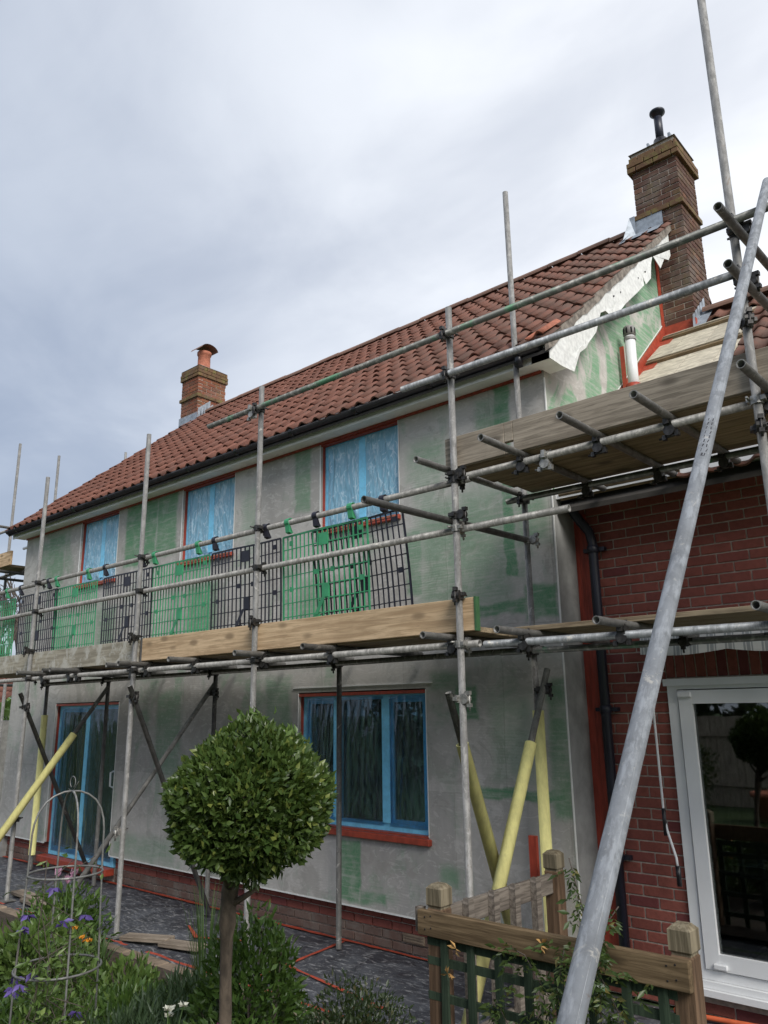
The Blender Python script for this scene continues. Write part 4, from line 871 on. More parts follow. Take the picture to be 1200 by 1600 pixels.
STD = [-.1, -2.24, -4.1, -6.38]
outer = {}; inner = {}
for x in STD: outer[x] = pole('standard', (x, YO, .02), (x, YO, 4.9))
inner[-.13] = pole('standard', (-.13, YI, .02), (-.14, YI-.02, 6.45), label='tall upright pole beside the house corner')
for x in (-2.22, -4.1, -6.32, -7.95): inner[x] = pole('standard', (x, YI, .02), (x, YI, 2.48), 'galv_dark')
foam(inner[-7.95], (-7.95, YI, .2), (-7.95, YI, 2.0)); foam(inner[-.13], (-.13, YI, .25), (-.13, YI, 1.98))
for x in STD+[1.92, 2.22]: obj('base_plate', MB().box((x-.075, YO-.075, .002+.012), (x+.075, YO+.075, .022)), M['galv_dark'], sc)
# ledgers and rails (front)
LZ = 2.415; yo2 = YO-.052
lg = pole('ledger', (-7.9, YO+.052, LZ), (.02, YO+.052, LZ)); lg2 = pole('ledger', (-7.9, YI-.052, LZ+.0), (-.02, YI-.052, LZ+.01), 'galv_dark')
tr1 = pole('guard_rail', (-8.2, YO+.052, 3.56), (-.0, YO+.052, 3.56)); tr2 = pole('guard_rail', (-8.2, YO+.052, 3.21), (.74, YO+.052, 3.21))
for x in STD:
    for (p, z, g_) in ((lg, LZ, x == -.1), (tr1, 3.56, 0), (tr2, 3.21, x == -.1)): coup(outer[x], (x, YO, z), math.pi, int(g_))
    coup(outer[x], (x, YO, 2.735), .3)
for x in (-.13, -2.22, -4.1, -6.32, -7.95): coup(inner[x], (x, YI, LZ), 0)
# transoms of the lower platform
for i, x in enumerate((-6.1, -5.47, -5.3, -4.2, -3.93, -3.14, -2.18, -1.36, -.2)):
    t_ = pole('transom', (x, -1.46+rnd.uniform(-.03,.02), LZ+.05), (x+rnd.uniform(-.02,.02), -.06, LZ+.05), ('galv', 'galv_dark')[i % 3 == 1]); coup(t_, (x, YO+.052, LZ+.03), math.pi/2, 0, 1.57)
# lower platform boards
zb = LZ+.05+TR+.002
for r_ in range(4):
    y0 = -1.115+r_*.232; cuts = [-8.0, -4.05, -.02] if r_ % 2 else [-8.0, -6.0, -2.1, .02]
    for a, b in zip(cuts, cuts[1:]): obj('platform_board', MB().box((a, y0, zb), (b-.01, y0+.222, zb+.036), .003), M['board_deck'], sc)
def toe(x0, x1, z, m, y=-1.165): return obj('toe_board', MB().box((x0, y, z), (x1, y+.036, z+.222), .003), M[m], sc)
toe(-8.0, -4.13, 2.498, 'board_old'); toe(-4.22, -4.0, 2.50, 'board_grey', -1.126); tb_ = toe(-4.06, -.0, 2.503, 'board_new')
obj('end_band', MB().box((-.001, -1.17, 2.500), (.014, -1.124, 2.728)), simple('green_band', (0.05, 0.13, 0.055), 0.5), tb_)
for xb_ in (-4.058, -4.168): obj('end_band', MB().box((xb_, -1.1675, 2.497), (xb_+.03, -1.1265, 2.7275)), M['galv_dark'], sc)
# braces in the frames below the platform
def brace(p0, p1, m='galv'): return pole('brace', p0, p1, m)
b1 = brace((-6.25, -.24, 2.33), (-6.27, -1.72, .26), 'galv_dark'); foam(b1, Vector((-6.25, -.24, 2.33)).lerp(Vector((-6.27, -1.72, .26)), .27), Vector((-6.25, -.24, 2.33)).lerp(Vector((-6.27, -1.72, .26)), .86)); coup(outer[-6.38], (-6.33, -1.2, .86), .5)
b2 = brace((-4.02, -1.28, 2.26), (-4.0, -.24, .06)); coup(outer[-4.1], (-4.06, -1.22, 2.16), 1.6)
b3 = brace((-4.16, -.16, 2.31), (-4.18, -1.95, .04), 'galv'); coup(outer[-4.1], (-4.14, -1.2, .92), .4, 1); coup(inner[-4.1], (-4.12, -.22, 2.2), 1.6)
b4 = brace((-6.42, -1.26, 2.25), (-6.4, -.2, .1), 'galv_dark'); coup(outer[-6.38], (-6.4, -1.2, 2.09), 1.6)
P0, P1 = Vector((-.17, -1.26, 2.1)), Vector((-.16, -.48, .16)); b5 = brace(P0, P1, 'galv_dark'); foam(b5, P0.lerp(P1, .17), P0.lerp(P1, .92)); coup(outer[-.1], (-.13, -1.2, 2.06), 1.6, 1)
P0, P1 = Vector((-.07, -.13, 2.28)), Vector((-.04, -1.42, .08)); b6 = brace(P0, P1); foam(b6, P0.lerp(P1, .24), P0.lerp(P1, .97)); coup(inner[-.13], (-.1, -.2, 2.13), 1.6)
# long transoms across the corner bay
ct = pole('transom', (-.16, -2.08, 3.255), (-.13, -.12, 3.285), 'galv_dark'); coup(outer[-.1], (-.1, -1.2, 3.3), math.pi/2); coup(inner[-.13], (-.13, -.2, 3.28), math.pi/2, 1)
ct2 = pole('transom', (-.19, -1.52, 3.655), (-.16, -.1, 3.665)); coup(outer[-.1], (-.1, -1.2, 3.6), math.pi/2)
# upper (extension) platform
UZ = 3.585
s7 = pole('standard', (1.92, YO, .02), (1.925, YO, 7.4)); s8 = pole('standard', (2.235, YO-.03, .02), (2.235, YO-.03, 5.02))
s9 = pole('standard', (1.92, YI, .02), (1.92, YI, 5.1)); s10 = pole('standard', (2.62, YI+.25, 4.2), (2.62, YI+.25, 5.35))
ul = pole('ledger', (-.06, YO+.052, UZ), (.62, YO+.052, UZ)); ul2 = pole('ledger', (.60, YO+.052, UZ+.002), (2.9, YO+.052, UZ+.01)); ui = pole('ledger', (-.27, YI-.052, 3.615), (2.9, YI-.052, 3.60), 'green_tube')
coup(ul2, (.6, YO+.052, UZ), 1.57, 1, 1.57); coup(inner[-.13], (-.13, YI, 3.61), 0); coup(s7, (1.92, YO, UZ), math.pi, 1); coup(s7, (1.92, YO, UZ-.16), .4)
coup(outer[-.1], (-.1, YO, UZ), math.pi)
for x in (.42, .97, 1.42, 1.98):
    t_ = pole('transom', (x, -1.63, UZ+.05), (x+.02, .02, UZ+.055)); coup(t_, (x, YO+.052, UZ+.02), math.pi/2, 0, 1.57); coup(t_, (x+.01, YI-.052, UZ+.03), math.pi/2, 0, 1.57)
zu = UZ+.05+TR+.004
for r_ in range(4): obj('platform_board', MB().box((-.16+.03*r_, -1.105+r_*.232, zu), (2.9, -1.105+r_*.232+.222, zu+.036), .003), M['board_deck'], sc)
ut = obj('toe_board', MB().box((-.2, -1.165, 3.664), (.30, -1.129, 3.892), .003).box((.302, -1.165, 3.75), (.37, -1.129, 3.892), .003).box((.372, -1.165, 3.664), (2.9, -1.129, 3.892), .003).box((.302, -1.165, 3.664), (.37, -1.129, 3.695), .003), M['board_grey'], sc, label='weathered grey-brown toe board above the extension')
obj('toe_board', MB().box((-.30, -.99, 3.69), (-.12, -.955, 3.86), .003), M['board_grey'], sc)
g1 = pole('guard_rail', (-2.96, YO-.052, 4.68), (2.6, YO-.052, 4.655), 'green_tube'); g2 = pole('guard_rail', (-.52, YO-.052, 4.35), (1.95, YO-.052, 4.33), 'galv_new')
coup(g1, (-2.3, YO-.052, 4.677), 1.57, 1, 1.57)
for x in (-.1, -2.24): coup(outer[x], (x, YO, 4.67), 0)
coup(outer[-.1], (-.1, YO, 4.35), 0)
for z, y0, y1 in ((4.51, -1.64, .75), (4.19, -1.60, .9)):
    t_ = pole('transom', (1.975, y0, z+.02), (2.02, y1, z+.10), 'galv_dark'); coup(s7, (1.93, YO, z+.09), math.pi/2); coup(s7, (1.94, YO, z+.12), 0)
coup(s7, (1.925, YO, 4.04), .5)
tf = pole('transom', (2.3, -1.0, 4.66), (2.9, 1.4, 4.7), 'galv_dark')
# lower extension platform
xl = pole('ledger', (.06, YO+.052, LZ-.01), (2.9, YO+.052, LZ-.035), 'galv_new'); xi = pole('ledger', (-.4, YI-.052, LZ+.005), (2.9, YI-.052, LZ-.02), 'green_tube')
for x, e in ((.36, -1.46), (1.02, -1.47), (1.86, -1.48)):
    t_ = pole('transom', (x, e, LZ+.045), (x+.01, .0, LZ+.05)); coup(t_, (x, YO+.052, LZ+.02), math.pi/2, 0, 1.57)
for r_ in range(3): obj('platform_board', MB().box((.16+.06*r_, -.98+r_*.235, LZ+.072), (2.9, -.98+r_*.235+.222, LZ+.105), .003), M['board_deck'], sc)
coup(s7, (1.92, YO, LZ), math.pi); coup(xi, (1.05, YI-.052, LZ-.01), 0)
# raker
rk = pole('raker', (2.201, -5.24, .02), (2.147, -1.27, 4.80), 'galv_new', label='bright galvanised raking tube close to the camera')
coup(s8, (2.2, -1.24, 4.70), 1.2, 1)
ra, rb = Vector((2.201, -5.24, .02)), Vector((2.147, -1.27, 4.80)); rd = (rb-ra).normalized(); rc = (cam_pos-ra.lerp(rb, .45)); rc = (rc-rd*rc.dot(rd)).normalized(); rs = rd.cross(rc)
def on_tube(u, ang, lift=.0006): return ra.lerp(rb, u)+(rc*math.cos(ang)+rs*math.sin(ang))*(TR+lift)
q = MB(); N = 120
for j in range(N+1):
    a0 = .42+.03*math.sin(j*.5); q.v += [tuple(on_tube(.02+.96*j/N, a0-.035, -.001)), tuple(on_tube(.02+.96*j/N, a0, .0012+rnd.uniform(0, .0006))), tuple(on_tube(.02+.96*j/N, a0+.035, -.001))]
for j in range(N):
    for e in range(2): k = j*3+e; q.face((k, k+1, k+4, k+3), True)
obj('weld_seam', q, M['galv_new'], rk)
q = MB()
for j in range(9):
    u = .575+j*.0042; w0 = rnd.uniform(.35, .55); q.poly([on_tube(u, -w0), on_tube(u, w0-.2), on_tube(u+.0026, w0-.15+rnd.uniform(-.1,.1)), on_tube(u+.0026, -w0+.05)])
obj('stencil_mark', q, M['black'], rk)
obj('wire_tie', MB().path([(-.36, -.25, 4.26), (-.345, -.27, 4.1), (-.30, -.3, 3.95), (-.27, -.33, 3.9)], .004, 5), M['black'], sc)

# scaffold at the far gable
s2 = empty('scaffolding', (-10.5, 1.5, 0), 'narrow scaffolding with upright poles beyond the far left gable', 'scaffolding')
for (x, y, zt) in ((-10.7, .22, 6.75), (-10.75, -.25, 7.5), (-10.7, .95, 6.7), (-10.0, 1.45, 6.15), (-10.7, 2.3, 7.1), (-10.0, .1, 2.5)): pole('standard', (x, y, .02), (x, y, zt), 'galv', s2)
pole('ledger', (-10.75, -.9, 5.2), (-10.75, 3.6, 5.2), 'galv', s2); pole('transom', (-11.6, .28, 5.2), (-9.75, .28, 5.2), 'galv', s2); pole('ledger', (-10.66, -.6, 4.28), (-10.66, 4.2, 4.28), 'galv_dark', s2); pole('ledger', (-9.95, -.3, 4.28), (-9.95, 4.2, 4.28), 'galv_dark', s2); pole('transom', (-11.0, .2, 4.33), (-9.6, .2, 4.33), 'galv_dark', s2)
for r_ in range(3): obj('platform_board', MB().box((-10.62+r_*.23, -.1, 4.37), (-10.62+r_*.23+.22, 4.0, 4.41)), M['board_deck'], s2)
obj('toe_board', MB().box((-10.62, -.14, 4.37), (-9.75, -.105, 4.6)), M['board_new'], s2)
pole('ledger', (-10.7, -.4, 2.5), (-10.7, 4.0, 2.5), 'galv_dark', s2)

# ------------------------------------------------------------------ brick guards
def guard_mesh(w, h, m, seed, bend=0.0):
    q = MB(); t = .0042; r = np.random.default_rng(seed)
    bow = lambda u, z: (bend*math.sin((1-z/h)*1.6) + .006*math.sin(u*9+seed), )[0]
    nb = 18
    def bar(x0, x1, z0, z1, tt=t):
        n = len(q.v); 
        for (x, z) in ((x0, z0), (x1, z0), (x1, z1), (x0, z1)): q.v += [(x+bow(x, z)*.8, -tt+bow(x, z), z), (x+bow(x, z)*.8, tt+bow(x, z), z)]
        for f in ((0,2,4,6), (7,5,3,1), (0,1,3,2), (2,3,5,4), (4,5,7,6), (6,7,1,0)): q.face([n+i for i in f])
    for i in range(nb+1):
        x = w*i/nb; th = .008 if i in (0, nb) else (.006 if i % 6 in (2, 3) else .0042); pieces = 6
        for k in range(pieces): bar(x-th, x+th, h*k/pieces, h*(k+1)/pieces)
    for j in range(9):
        z = h*j/8; th = .008 if j in (0, 8) else .004
        for k in range(nb): bar(w*k/nb, w*(k+1)/nb, z-th, z+th, t*.8)
    for (u, v) in ((.1, .08), (.1, .5), (.1, .93), (.42, .12), (.60, .12), (.42, .62), (.60, .62), (.92, .08), (.92, .5), (.92, .93)): bar(w*u-.018, w*u+.018, h*v-.02, h*v+.02, .006)
    bar(w*.46, w*.56, h*.85, h*.96, .006); bar(w*.49, w*.56, h*.38, h*.50, .008); bar(w*.40, w*.46, h*.02, h*.24, .008)
    n = len(q.v); q.v += [(w*.41, -.01, h*.235), (w*.455, -.01, h*.235), (w*.54, -.01, h*.385), (w*.50, -.01, h*.385)]; q.face((n, n+1, n+2, n+3))
    me = q.mesh('mesh_panel'); me.materials.append(m); return me
def hook_mesh(m):
    q = MB(); pr = [(-.02, -.10), (.012, -.09), (.02, -.03)] + [(math.cos(a)*.034, math.sin(a)*.034) for a in np.linspace(-.4, math.pi+.3, 9)] + [(math.cos(a)*.027, math.sin(a)*.027) for a in np.linspace(math.pi+.3, -.2, 9)] + [(.005, -.03), (-.03, -.09)]
    q.extr([(0, -p[0], p[1]) for p in pr], (.05, 0, 0)); me = q.mesh('hook'); me.materials.append(m); return me
HK = {'g': hook_mesh(M['guard_green']), 'b': hook_mesh(M['guard_black'])}
GM = {'g': guard_mesh(1.0, .92, M['guard_green'], 1, .01), 'b': guard_mesh(1.0, .92, M['guard_black'], 2, .015), 'B': guard_mesh(1.0, .92, M['guard_black'], 3, .04)}
GL = [(-9.0, 'b', 'black mesh brick guard at the far left end of the platform'), (-8.15, 'g', 'green mesh brick guard furthest left, beyond the end scaffold pole'),
      (-7.02, 'b', 'black mesh brick guard below the leftmost upstairs window, around the end pole'), (-6.08, 'g', 'green mesh brick guard left of the second scaffold pole'), (-4.98, 'b', 'black mesh brick guard behind the second scaffold pole from left'),
      (-4.02, 'g', 'green mesh brick guard below the middle upstairs window'), (-3.02, 'b', 'black mesh brick guard behind the third scaffold pole from left'), (-2.0, 'g', 'green mesh brick guard overlapping a black one near the right end'), (-1.66, 'B', 'bowed black mesh brick guard hanging loose at the right end')]
for i, (x, k, lab) in enumerate(GL):
    y = -1.115 if k != 'B' else -1.075
    e = empty('brick_guard', (x, y, 2.56), lab, 'mesh guard', 'mesh brick guards hung on the guard rail')
    o = obj('mesh_panel', GM[k], None, e, (x, y, 2.53)); 
    if k == 'B': o.rotation_euler = (0, math.radians(-1.6), 0)
    else: o.rotation_euler = (0, rnd.uniform(-.012,.012), rnd.uniform(-.02,.02))
    for u in (.08, .82): obj('hook', HK['g' if k == 'g' else 'b'], None, e, (x+u, YO+.052, 3.565))

# ------------------------------------------------------------------ fence panels
FZ = 1.05
def fence_post(parent, x, y, zt=FZ):
    p = obj('post', MB().box((x-.05, y-.05, .0), (x+.05, y+.05, zt-.125), .006), M['post'], parent)
    c = MB(); zc = zt-.112; c.box((x-.044, y-.044, zt-.126), (x+.044, y+.044, zc)); hw = .052; b = .012
    for (z, w) in (): pass
    prof = [(hw-.004, zc), (hw, zc+.006), (hw, zt-.022), (hw-.022, zt)]
    k = len(c.v)
    for (w, z) in prof: c.v += [(x-w, y-w, z), (x+w, y-w, z), (x+w, y+w, z), (x-w, y+w, z)]
    for a in range(3):
        for e in range(4): f = (e+1) % 4; c.face((k+a*4+e, k+a*4+f, k+a*4+4+f, k+a*4+4+e))
    c.face(range(k+12, k+16)); obj('post_cap', c, M['cap'], p)
    return p
f1 = empty('trellis_fence', (.76, -1.74, 0), 'fence panel with brown top rail and dark green trellis below', 'fence')
fence_post(f1, .08, -1.74); fence_post(f1, 1.45, -1.74)
obj('top_rail', MB().box((-.005, -1.835, .795), (1.50, -1.793, .922), .005), M['fence'], f1); obj('rail_end', MB().box((-.045, -1.80, .80), (-.006, -1.755, .925)), M['fence_grey'], f1)
for (nx, nz) in ((.05, .89), (.05, .83), (.09, .90), (.09, .84), (1.40, .89), (1.40, .83), (1.44, .90), (1.44, .84)): obj('nail', MB().tube((nx, -1.837, nz), (nx, -1.83, nz), .0045, 6), M['black'], f1)
x = .135
while x < 1.40: obj('slat', MB().box((x, -1.812, .05), (x+.042, -1.794, .79)), M['trellis'], f1); x += .172
for z in (.14, .31, .48, .65, .745): obj('cross_slat', MB().box((.03, -1.792, z), (1.42, -1.774, z+.04)), M['trellis'], f1)
f2 = empty('picket_fence', (.08, -1.1, 0), 'short fence panel with grey rail and chamfered pickets running back to the house', 'fence')
fence_post(f2, .08, -.47, 1.06)
obj('rail', MB().box((.055, -1.69, .80), (.095, -.52, .92), .004), M['fence_grey'], f2); obj('rail', MB().box((.055, -1.69, .15), (.095, -.52, .25), .004), M['fence_grey'], f2)
for y in (-1.52, -1.26, -1.03, -.78):
    q = MB(); w = .028; q.extr([(.096, y-w, .02), (.096, y+w, .02), (.096, y+w, .915), (.096, y+w*.6, .94), (.096, y-w*.6, .94), (.096, y-w, .915)], (.045, 0, 0)); obj('picket', q, M['fence_grey'], f2)
obj('red_board', MB().box((-.17, -.37, .02), (-.11, -.34, 1.12)), M['redstrip'], label='upright red strip of board behind the picket fence', cat='board')

# ------------------------------------------------------------------ foliage helpers
def leaves(q, P, D, L, Wd, fold=0.25, curl=0.2, seed=0):
    """append a folded leaf at every P pointing along D; L, Wd arrays"""
    r = np.random.default_rng(seed)
    for p, d, l, w in zip(P, D, L, Wd):
        d = Vector(d).normalized(); s = d.cross(Vector((r.normal(), r.normal(), r.normal()))).normalized(); n = s.cross(d)
        p = Vector(p); k = len(q.v)
        q.v += [tuple(p), tuple(p+d*l*.45+s*w*.5+n*w*fold), tuple(p+d*l*.5-n*w*.02), tuple(p+d*l*.45-s*w*.5+n*w*fold), tuple(p+d*l+n*l*curl*r.uniform(-1, .3))]
        q.face((k, k+1, k+2), True); q.face((k, k+2, k+3), True); q.face((k+1, k+4, k+2), True); q.face((k+2, k+4, k+3), True)
def blob_leaves(c, rad, n, L, W_, seed, up=0.3, jit=0.6, shell=0.75, flat=1.0):
    r = np.random.default_rng(seed); v = r.normal(size=(n, 3)); v /= np.linalg.norm(v, axis=1)[:, None]
    lump = 1+.10*np.sin(v[:,0]*5+seed)+.10*np.sin(v[:,1]*6+2*seed)+.09*np.sin(v[:,2]*7+seed*.7)
    rr = r.uniform(shell, 1.0, n)**.7*lump
    P = np.array(c)+v*np.array(rad)*rr[:, None]; D = v*.9+r.normal(0, jit, (n, 3)); D[:,2] += up
    q = MB(); leaves(q, P, D, L*r.uniform(.6, 1.3, n), W_*r.uniform(.7, 1.2, n), seed=seed); return q, P
def twigs(q, base, ends, r0=.006, seed=0):
    r = np.random.default_rng(seed)
    for e in ends:
        b = Vector(base); e = Vector(e); m = b.lerp(e, .5)+Vector(r.normal(0, .03, 3)); m.z += .03
        q.path([b, b.lerp(m, .5), m, e], r0, 5, radii=[r0*1.4, r0*1.1, r0*.8, r0*.35])

# ------------------------------------------------------------------ bay tree
bay = empty('bay_tree', (.10, -3.20, .08), 'clipped lollipop bay tree with round leafy crown on bare trunk', 'tree')
CC = np.array([.262, -3.25, 1.622]); RAD = np.array([.332, .332, .288])
obj('trunk', MB().path([(.02, -3.15, .02), (.024, -3.155, .2), (.034, -3.158, .4), (.048, -3.18, .6), (.072, -3.196, .78), (.082, -3.21, .92), (.106, -3.23, 1.08), (.118, -3.238, 1.13), (.122, -3.24, 1.19), (.134, -3.243, 1.26), (.17, -3.25, 1.38), (.22, -3.26, 1.60)], .035, 14, radii=[.033, .028, .027, .0245, .0265, .0245, .027, .036, .033, .036, .028, .018]), M['bark'], bay)
lm = MB(); r = np.random.default_rng(4)
for k in range(14):
    v = r.normal(size=3); v /= np.linalg.norm(v); v[2] = abs(v[2])*.8-.1; lm.path([(.14, -3.245, 1.26), tuple(np.array([.17, -3.25, 1.36])+v*.1), tuple(CC+v*RAD*.8)], .01, 6, radii=[.014, .010, .004])
lm.path([(.125, -3.24, 1.2), (.2, -3.22, 1.24), (.27, -3.2, 1.285)], .01, 6, radii=[.016, .012, .008]); obj('limbs', lm, M['bark'], bay)
n = 14500; v = r.normal(size=(n, 3)); v /= np.linalg.norm(v, axis=1)[:, None]
lump = 1+.05*np.sin(v[:,0]*6+1)+.05*np.sin(v[:,1]*7+2)+.04*np.sin(v[:,2]*9)+.03*np.sin(v[:,0]*17+v[:,2]*13)
depth = np.where(np.arange(n) < 10500, r.uniform(.88, 1.02, n), r.uniform(.35, .92, n))
P = CC+v*RAD*(lump*depth)[:, None]; D = v*.75+r.normal(0, .5, (n, 3)); D[:,2] += .35
crown = MB(); leaves(crown, P, D, np.where(np.arange(n) < 10500, .034, .055)*r.uniform(.7, 1.3, n), np.where(np.arange(n) < 10500, .017, .038)*r.uniform(.8, 1.25, n), fold=.22, seed=9)
# tufts of lighter leaves on top
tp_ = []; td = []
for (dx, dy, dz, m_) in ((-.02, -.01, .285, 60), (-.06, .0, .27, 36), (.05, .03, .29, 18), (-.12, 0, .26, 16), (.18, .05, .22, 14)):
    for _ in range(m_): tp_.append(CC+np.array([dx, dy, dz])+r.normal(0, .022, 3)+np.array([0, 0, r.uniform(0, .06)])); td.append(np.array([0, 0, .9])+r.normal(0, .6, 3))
tuft = MB(); leaves(tuft, tp_, td, [.044]*len(tp_), [.02]*len(tp_), seed=11); obj('top_tufts', tuft, M['leaf_light'], bay, kind='stuff')
obj('crown', crown, M['bay'], bay, kind='stuff')
lv = []
for s_ in range(4):
    q = MB(); leaves(q, [(0,0,0)], [(0,0,1)], [.043], [.021], fold=.2, curl=.25, seed=60+s_); me = q.mesh('leaf'); me.materials.append(M['bay']); lv.append(me)
tocam = np.array(cam_pos)-CC; tocam /= np.linalg.norm(tocam); cnt = 0
while cnt < 260:
    d = r.normal(size=3); d /= np.linalg.norm(d)
    if d@tocam < .05: continue
    o = obj('leaf', lv[cnt % 4], None, bay, tuple(CC+d*RAD*1.0*r.uniform(.96, 1.02))); dd = Vector(d*.7+r.normal(0, .45, 3)+np.array([0, 0, .3]))
    o.rotation_mode = 'QUATERNION'; o.rotation_quaternion = dd.to_track_quat('Z', 'X'); cnt += 1

# ------------------------------------------------------------------ shrubs and border plants
def shrub(name, c, rad, n, L, W_, m, seed, label, cat='shrub', **k):
    e = empty(name, (c[0], c[1], .05), label, cat)
    q, P_ = blob_leaves(c, rad, n, L, W_, seed, **k); obj('foliage', q, M[m], e, kind='stuff')
    t = MB(); rr = np.random.default_rng(seed+1); ii = rr.choice(len(P_), 22); twigs(t, (c[0], c[1], .04), [P_[i] for i in ii], .006, seed); obj('stems', t, M['twig'], e)
    return e
shrub('leafy_shrub', (-.46, -2.62, .54), (.27, .27, .38), 3400, .055, .022, 'leaf_mid', 3, 'bright green leafy shrub just behind the bay tree trunk', shell=.45, up=.6)
shrub('leafy_shrub', (-.14, -3.02, .34), (.24, .24, .32), 1700, .05, .02, 'leaf_mid', 5, 'low green shrub at the foot of the bay tree', shell=.4, up=.6)
shrub('small_leaved_shrub', (.36, -2.72, .46), (.34, .29, .38), 9500, .028, .013, 'leaf_dark', 8, 'dark small-leaved shrub between the bay tree and the trellis fence', shell=.3, up=.5)
shrub('small_leaved_shrub', (.62, -2.95, .42), (.20, .2, .30), 3200, .028, .013, 'leaf_dark', 9, 'low dark shrub tuft beside the trellis fence foot', shell=.3, up=.5)
shrub('perennial_clump', (-2.78, -2.62, .30), (.36, .36, .30), 2000, .075, .036, 'leaf_light', 12, 'broad-leaved light green perennial clump at the left border edge', 'plant', shell=.35, up=.5)
shrub('perennial_clump', (-3.6, -2.0, .30), (.45, .35, .30), 1400, .07, .03, 'leaf_mid', 13, 'green perennial clump behind the left border plants', 'plant', shell=.35, up=.5)
shrub('grey_leaved_plant', (-.72, -3.10, .30), (.42, .36, .30), 3400, .075, .012, 'leaf_grey', 15, 'low grey-green narrow-leaved plant left of the bay trunk', 'plant', shell=.3, up=.9)
shrub('grey_leaved_plant', (-1.0, -2.62, .28), (.34, .32, .28), 2200, .09, .018, 'leaf_grey', 16, 'loose grey-green plant right of the metal plant support', 'plant', shell=.3, up=1.0)
shrub('perennial_clump', (-1.7, -3.1, .22), (.36, .34, .24), 2000, .06, .026, 'leaf_mid', 17, 'green perennial clump around the foot of the metal plant support', 'plant', shell=.3, up=.6)
shrub('perennial_clump', (-2.2, -3.55, .30), (.5, .4, .34), 1800, .06, .026, 'leaf_mid', 18, 'green perennial clump in the near left corner of the border', 'plant', shell=.3, up=.6)
shrub('grey_leaved_plant', (-1.55, -2.15, .16), (.34, .26, .20), 1700, .07, .014, 'leaf_grey', 21, 'low grey-green mat by the patio edging right of the plant support', 'plant', shell=.3, up=.8)
shrub('perennial_clump', (-2.05, -2.35, .16), (.30, .28, .22), 1100, .075, .034, 'leaf_light', 22, 'pale broad-leaved clump just right of the orange wallflowers', 'plant', shell=.3, up=.8)
shrub('grey_leaved_plant', (-1.0, -2.05, .16), (.36, .28, .22), 1900, .06, .012, 'leaf_grey', 23, 'dark low plant by the edging left of the bright green shrub', 'plant', shell=.3, up=.8)
shrub('perennial_clump', (-1.5, -2.65, .20), (.34, .30, .24), 1500, .07, .028, 'leaf_mid', 24, 'leafy green clump between the plant support and the grey mat', 'plant', shell=.3, up=.8)
def blades(name, c, n, h, spread, w, m, seed, label, droop=.5):
    r = np.random.default_rng(seed); q = MB()
    for _ in range(n):
        a = r.uniform(0, 6.28); s = spread*r.uniform(.3, 1); hh = h*r.uniform(.6, 1.1); d = Vector((math.cos(a), math.sin(a), 0)); t = Vector((-d.y, d.x, 0)); b = Vector(c)+d*r.uniform(0, .06); k = len(q.v); N = 6
        for j in range(N+1):
            u = j/N; p = b+d*s*u**1.6+Vector((0, 0, hh*(u-droop*u**3))); ww = w*(1-u**2)*.5+.0006; q.v += [tuple(p-t*ww), tuple(p+t*ww)]
        for j in range(N): q.face((k+2*j, k+2*j+1, k+2*j+3, k+2*j+2), True)
    e = empty(name, c, label, 'plant'); obj('blades', q, M[m], e, kind='stuff'); return e
blades('strap_leaved_plant', (-1.95, -3.35, .06), 46, .75, .45, .024, 'blade', 1, 'strap-leaved plant with arching leaves at the lower left corner')
blades('strap_leaved_plant', (-1.52, -2.12, .06), 60, .95, .16, .008, 'blade', 2, 'upright grassy plant beside the second scaffold pole', .15)
blades('strap_leaved_plant', (-1.25, -2.95, .06), 60, .50, .25, .012, 'blade', 3, 'tuft of grassy leaves in the middle of the border')
blades('strap_leaved_plant', (-2.9, -2.05, .06), 40, .55, .2, .014, 'blade', 4, 'clump of tulip leaves near the patio edging')
blades('strap_leaved_plant', (-.35, -3.45, .06), 60, .45, .25, .012, 'blade', 5, 'dark grassy tuft at the base of the bay tree', .3)
# flowers
def flower(name, c, m, label, n, L, w, up, seed, stem_h=.3, group=None, cat='flower'):
    r = np.random.default_rng(seed); e = empty(name, (c[0], c[1], .06), label, cat, group)
    q = MB(); P = [c]*n; D = []
    for j in range(n): a = j*2.4; D.append((math.cos(a), math.sin(a), up+r.normal(0, .2)))
    leaves(q, P, D, [L]*n, [w]*n, fold=.3, seed=seed); obj('petals', q, M[m], e)
    obj('stem', MB().path([(c[0]+.01, c[1], c[2]-stem_h), (c[0], c[1], c[2])], .003, 5), M['leaf_mid'], e)
for i, (c, m, lab) in enumerate((((-2.70, -2.42, .86), 'pink', 'pink and purple tulip in front of the patio, highest of three'), ((-2.82, -2.40, .80), 'pink', 'pale pink tulip, middle of three by the edging'), ((-2.92, -2.42, .84), 'pink', 'pale tulip at the left picture edge'))):
    flower('tulip', c, m, lab, 6, .07, .035, 2.2, i, .6, 'tulips by the patio edging')
def flower_plant(name, pts, m, label, n, L, w, up, seed, stem_h):
    e = empty(name, (pts[0][0], pts[0][1], .06), label, 'flower')
    for i, c in enumerate(pts):
        q = MB(); rr = np.random.default_rng(seed+i); leaves(q, [c]*n, [(math.cos(j*2.4), math.sin(j*2.4), up+rr.normal(0, .25)) for j in range(n)], [L]*n, [w]*n, fold=.3, seed=seed+i); f = obj('flower_head', q, M[m], e)
        obj('stem', MB().path([(pts[0][0]+.01, pts[0][1], c[2]-stem_h), (c[0], c[1], c[2])], .003, 5), M['leaf_mid'], e)
flower_plant('wallflower', ((-2.2, -2.6, .58), (-2.16, -2.57, .56), (-2.23, -2.56, .545), (-2.3, -2.6, .62)), 'orange', 'orange wallflower beside the metal plant support', 7, .03, .018, .8, 40, .3)
flower_plant('primrose', ((-.55, -3.05, .62), (-.60, -3.0, .60), (-.50, -3.0, .635), (-.57, -3.03, .585)), 'cream', 'cream white flower cluster left of the bay tree', 9, .03, .02, .7, 50, .3)
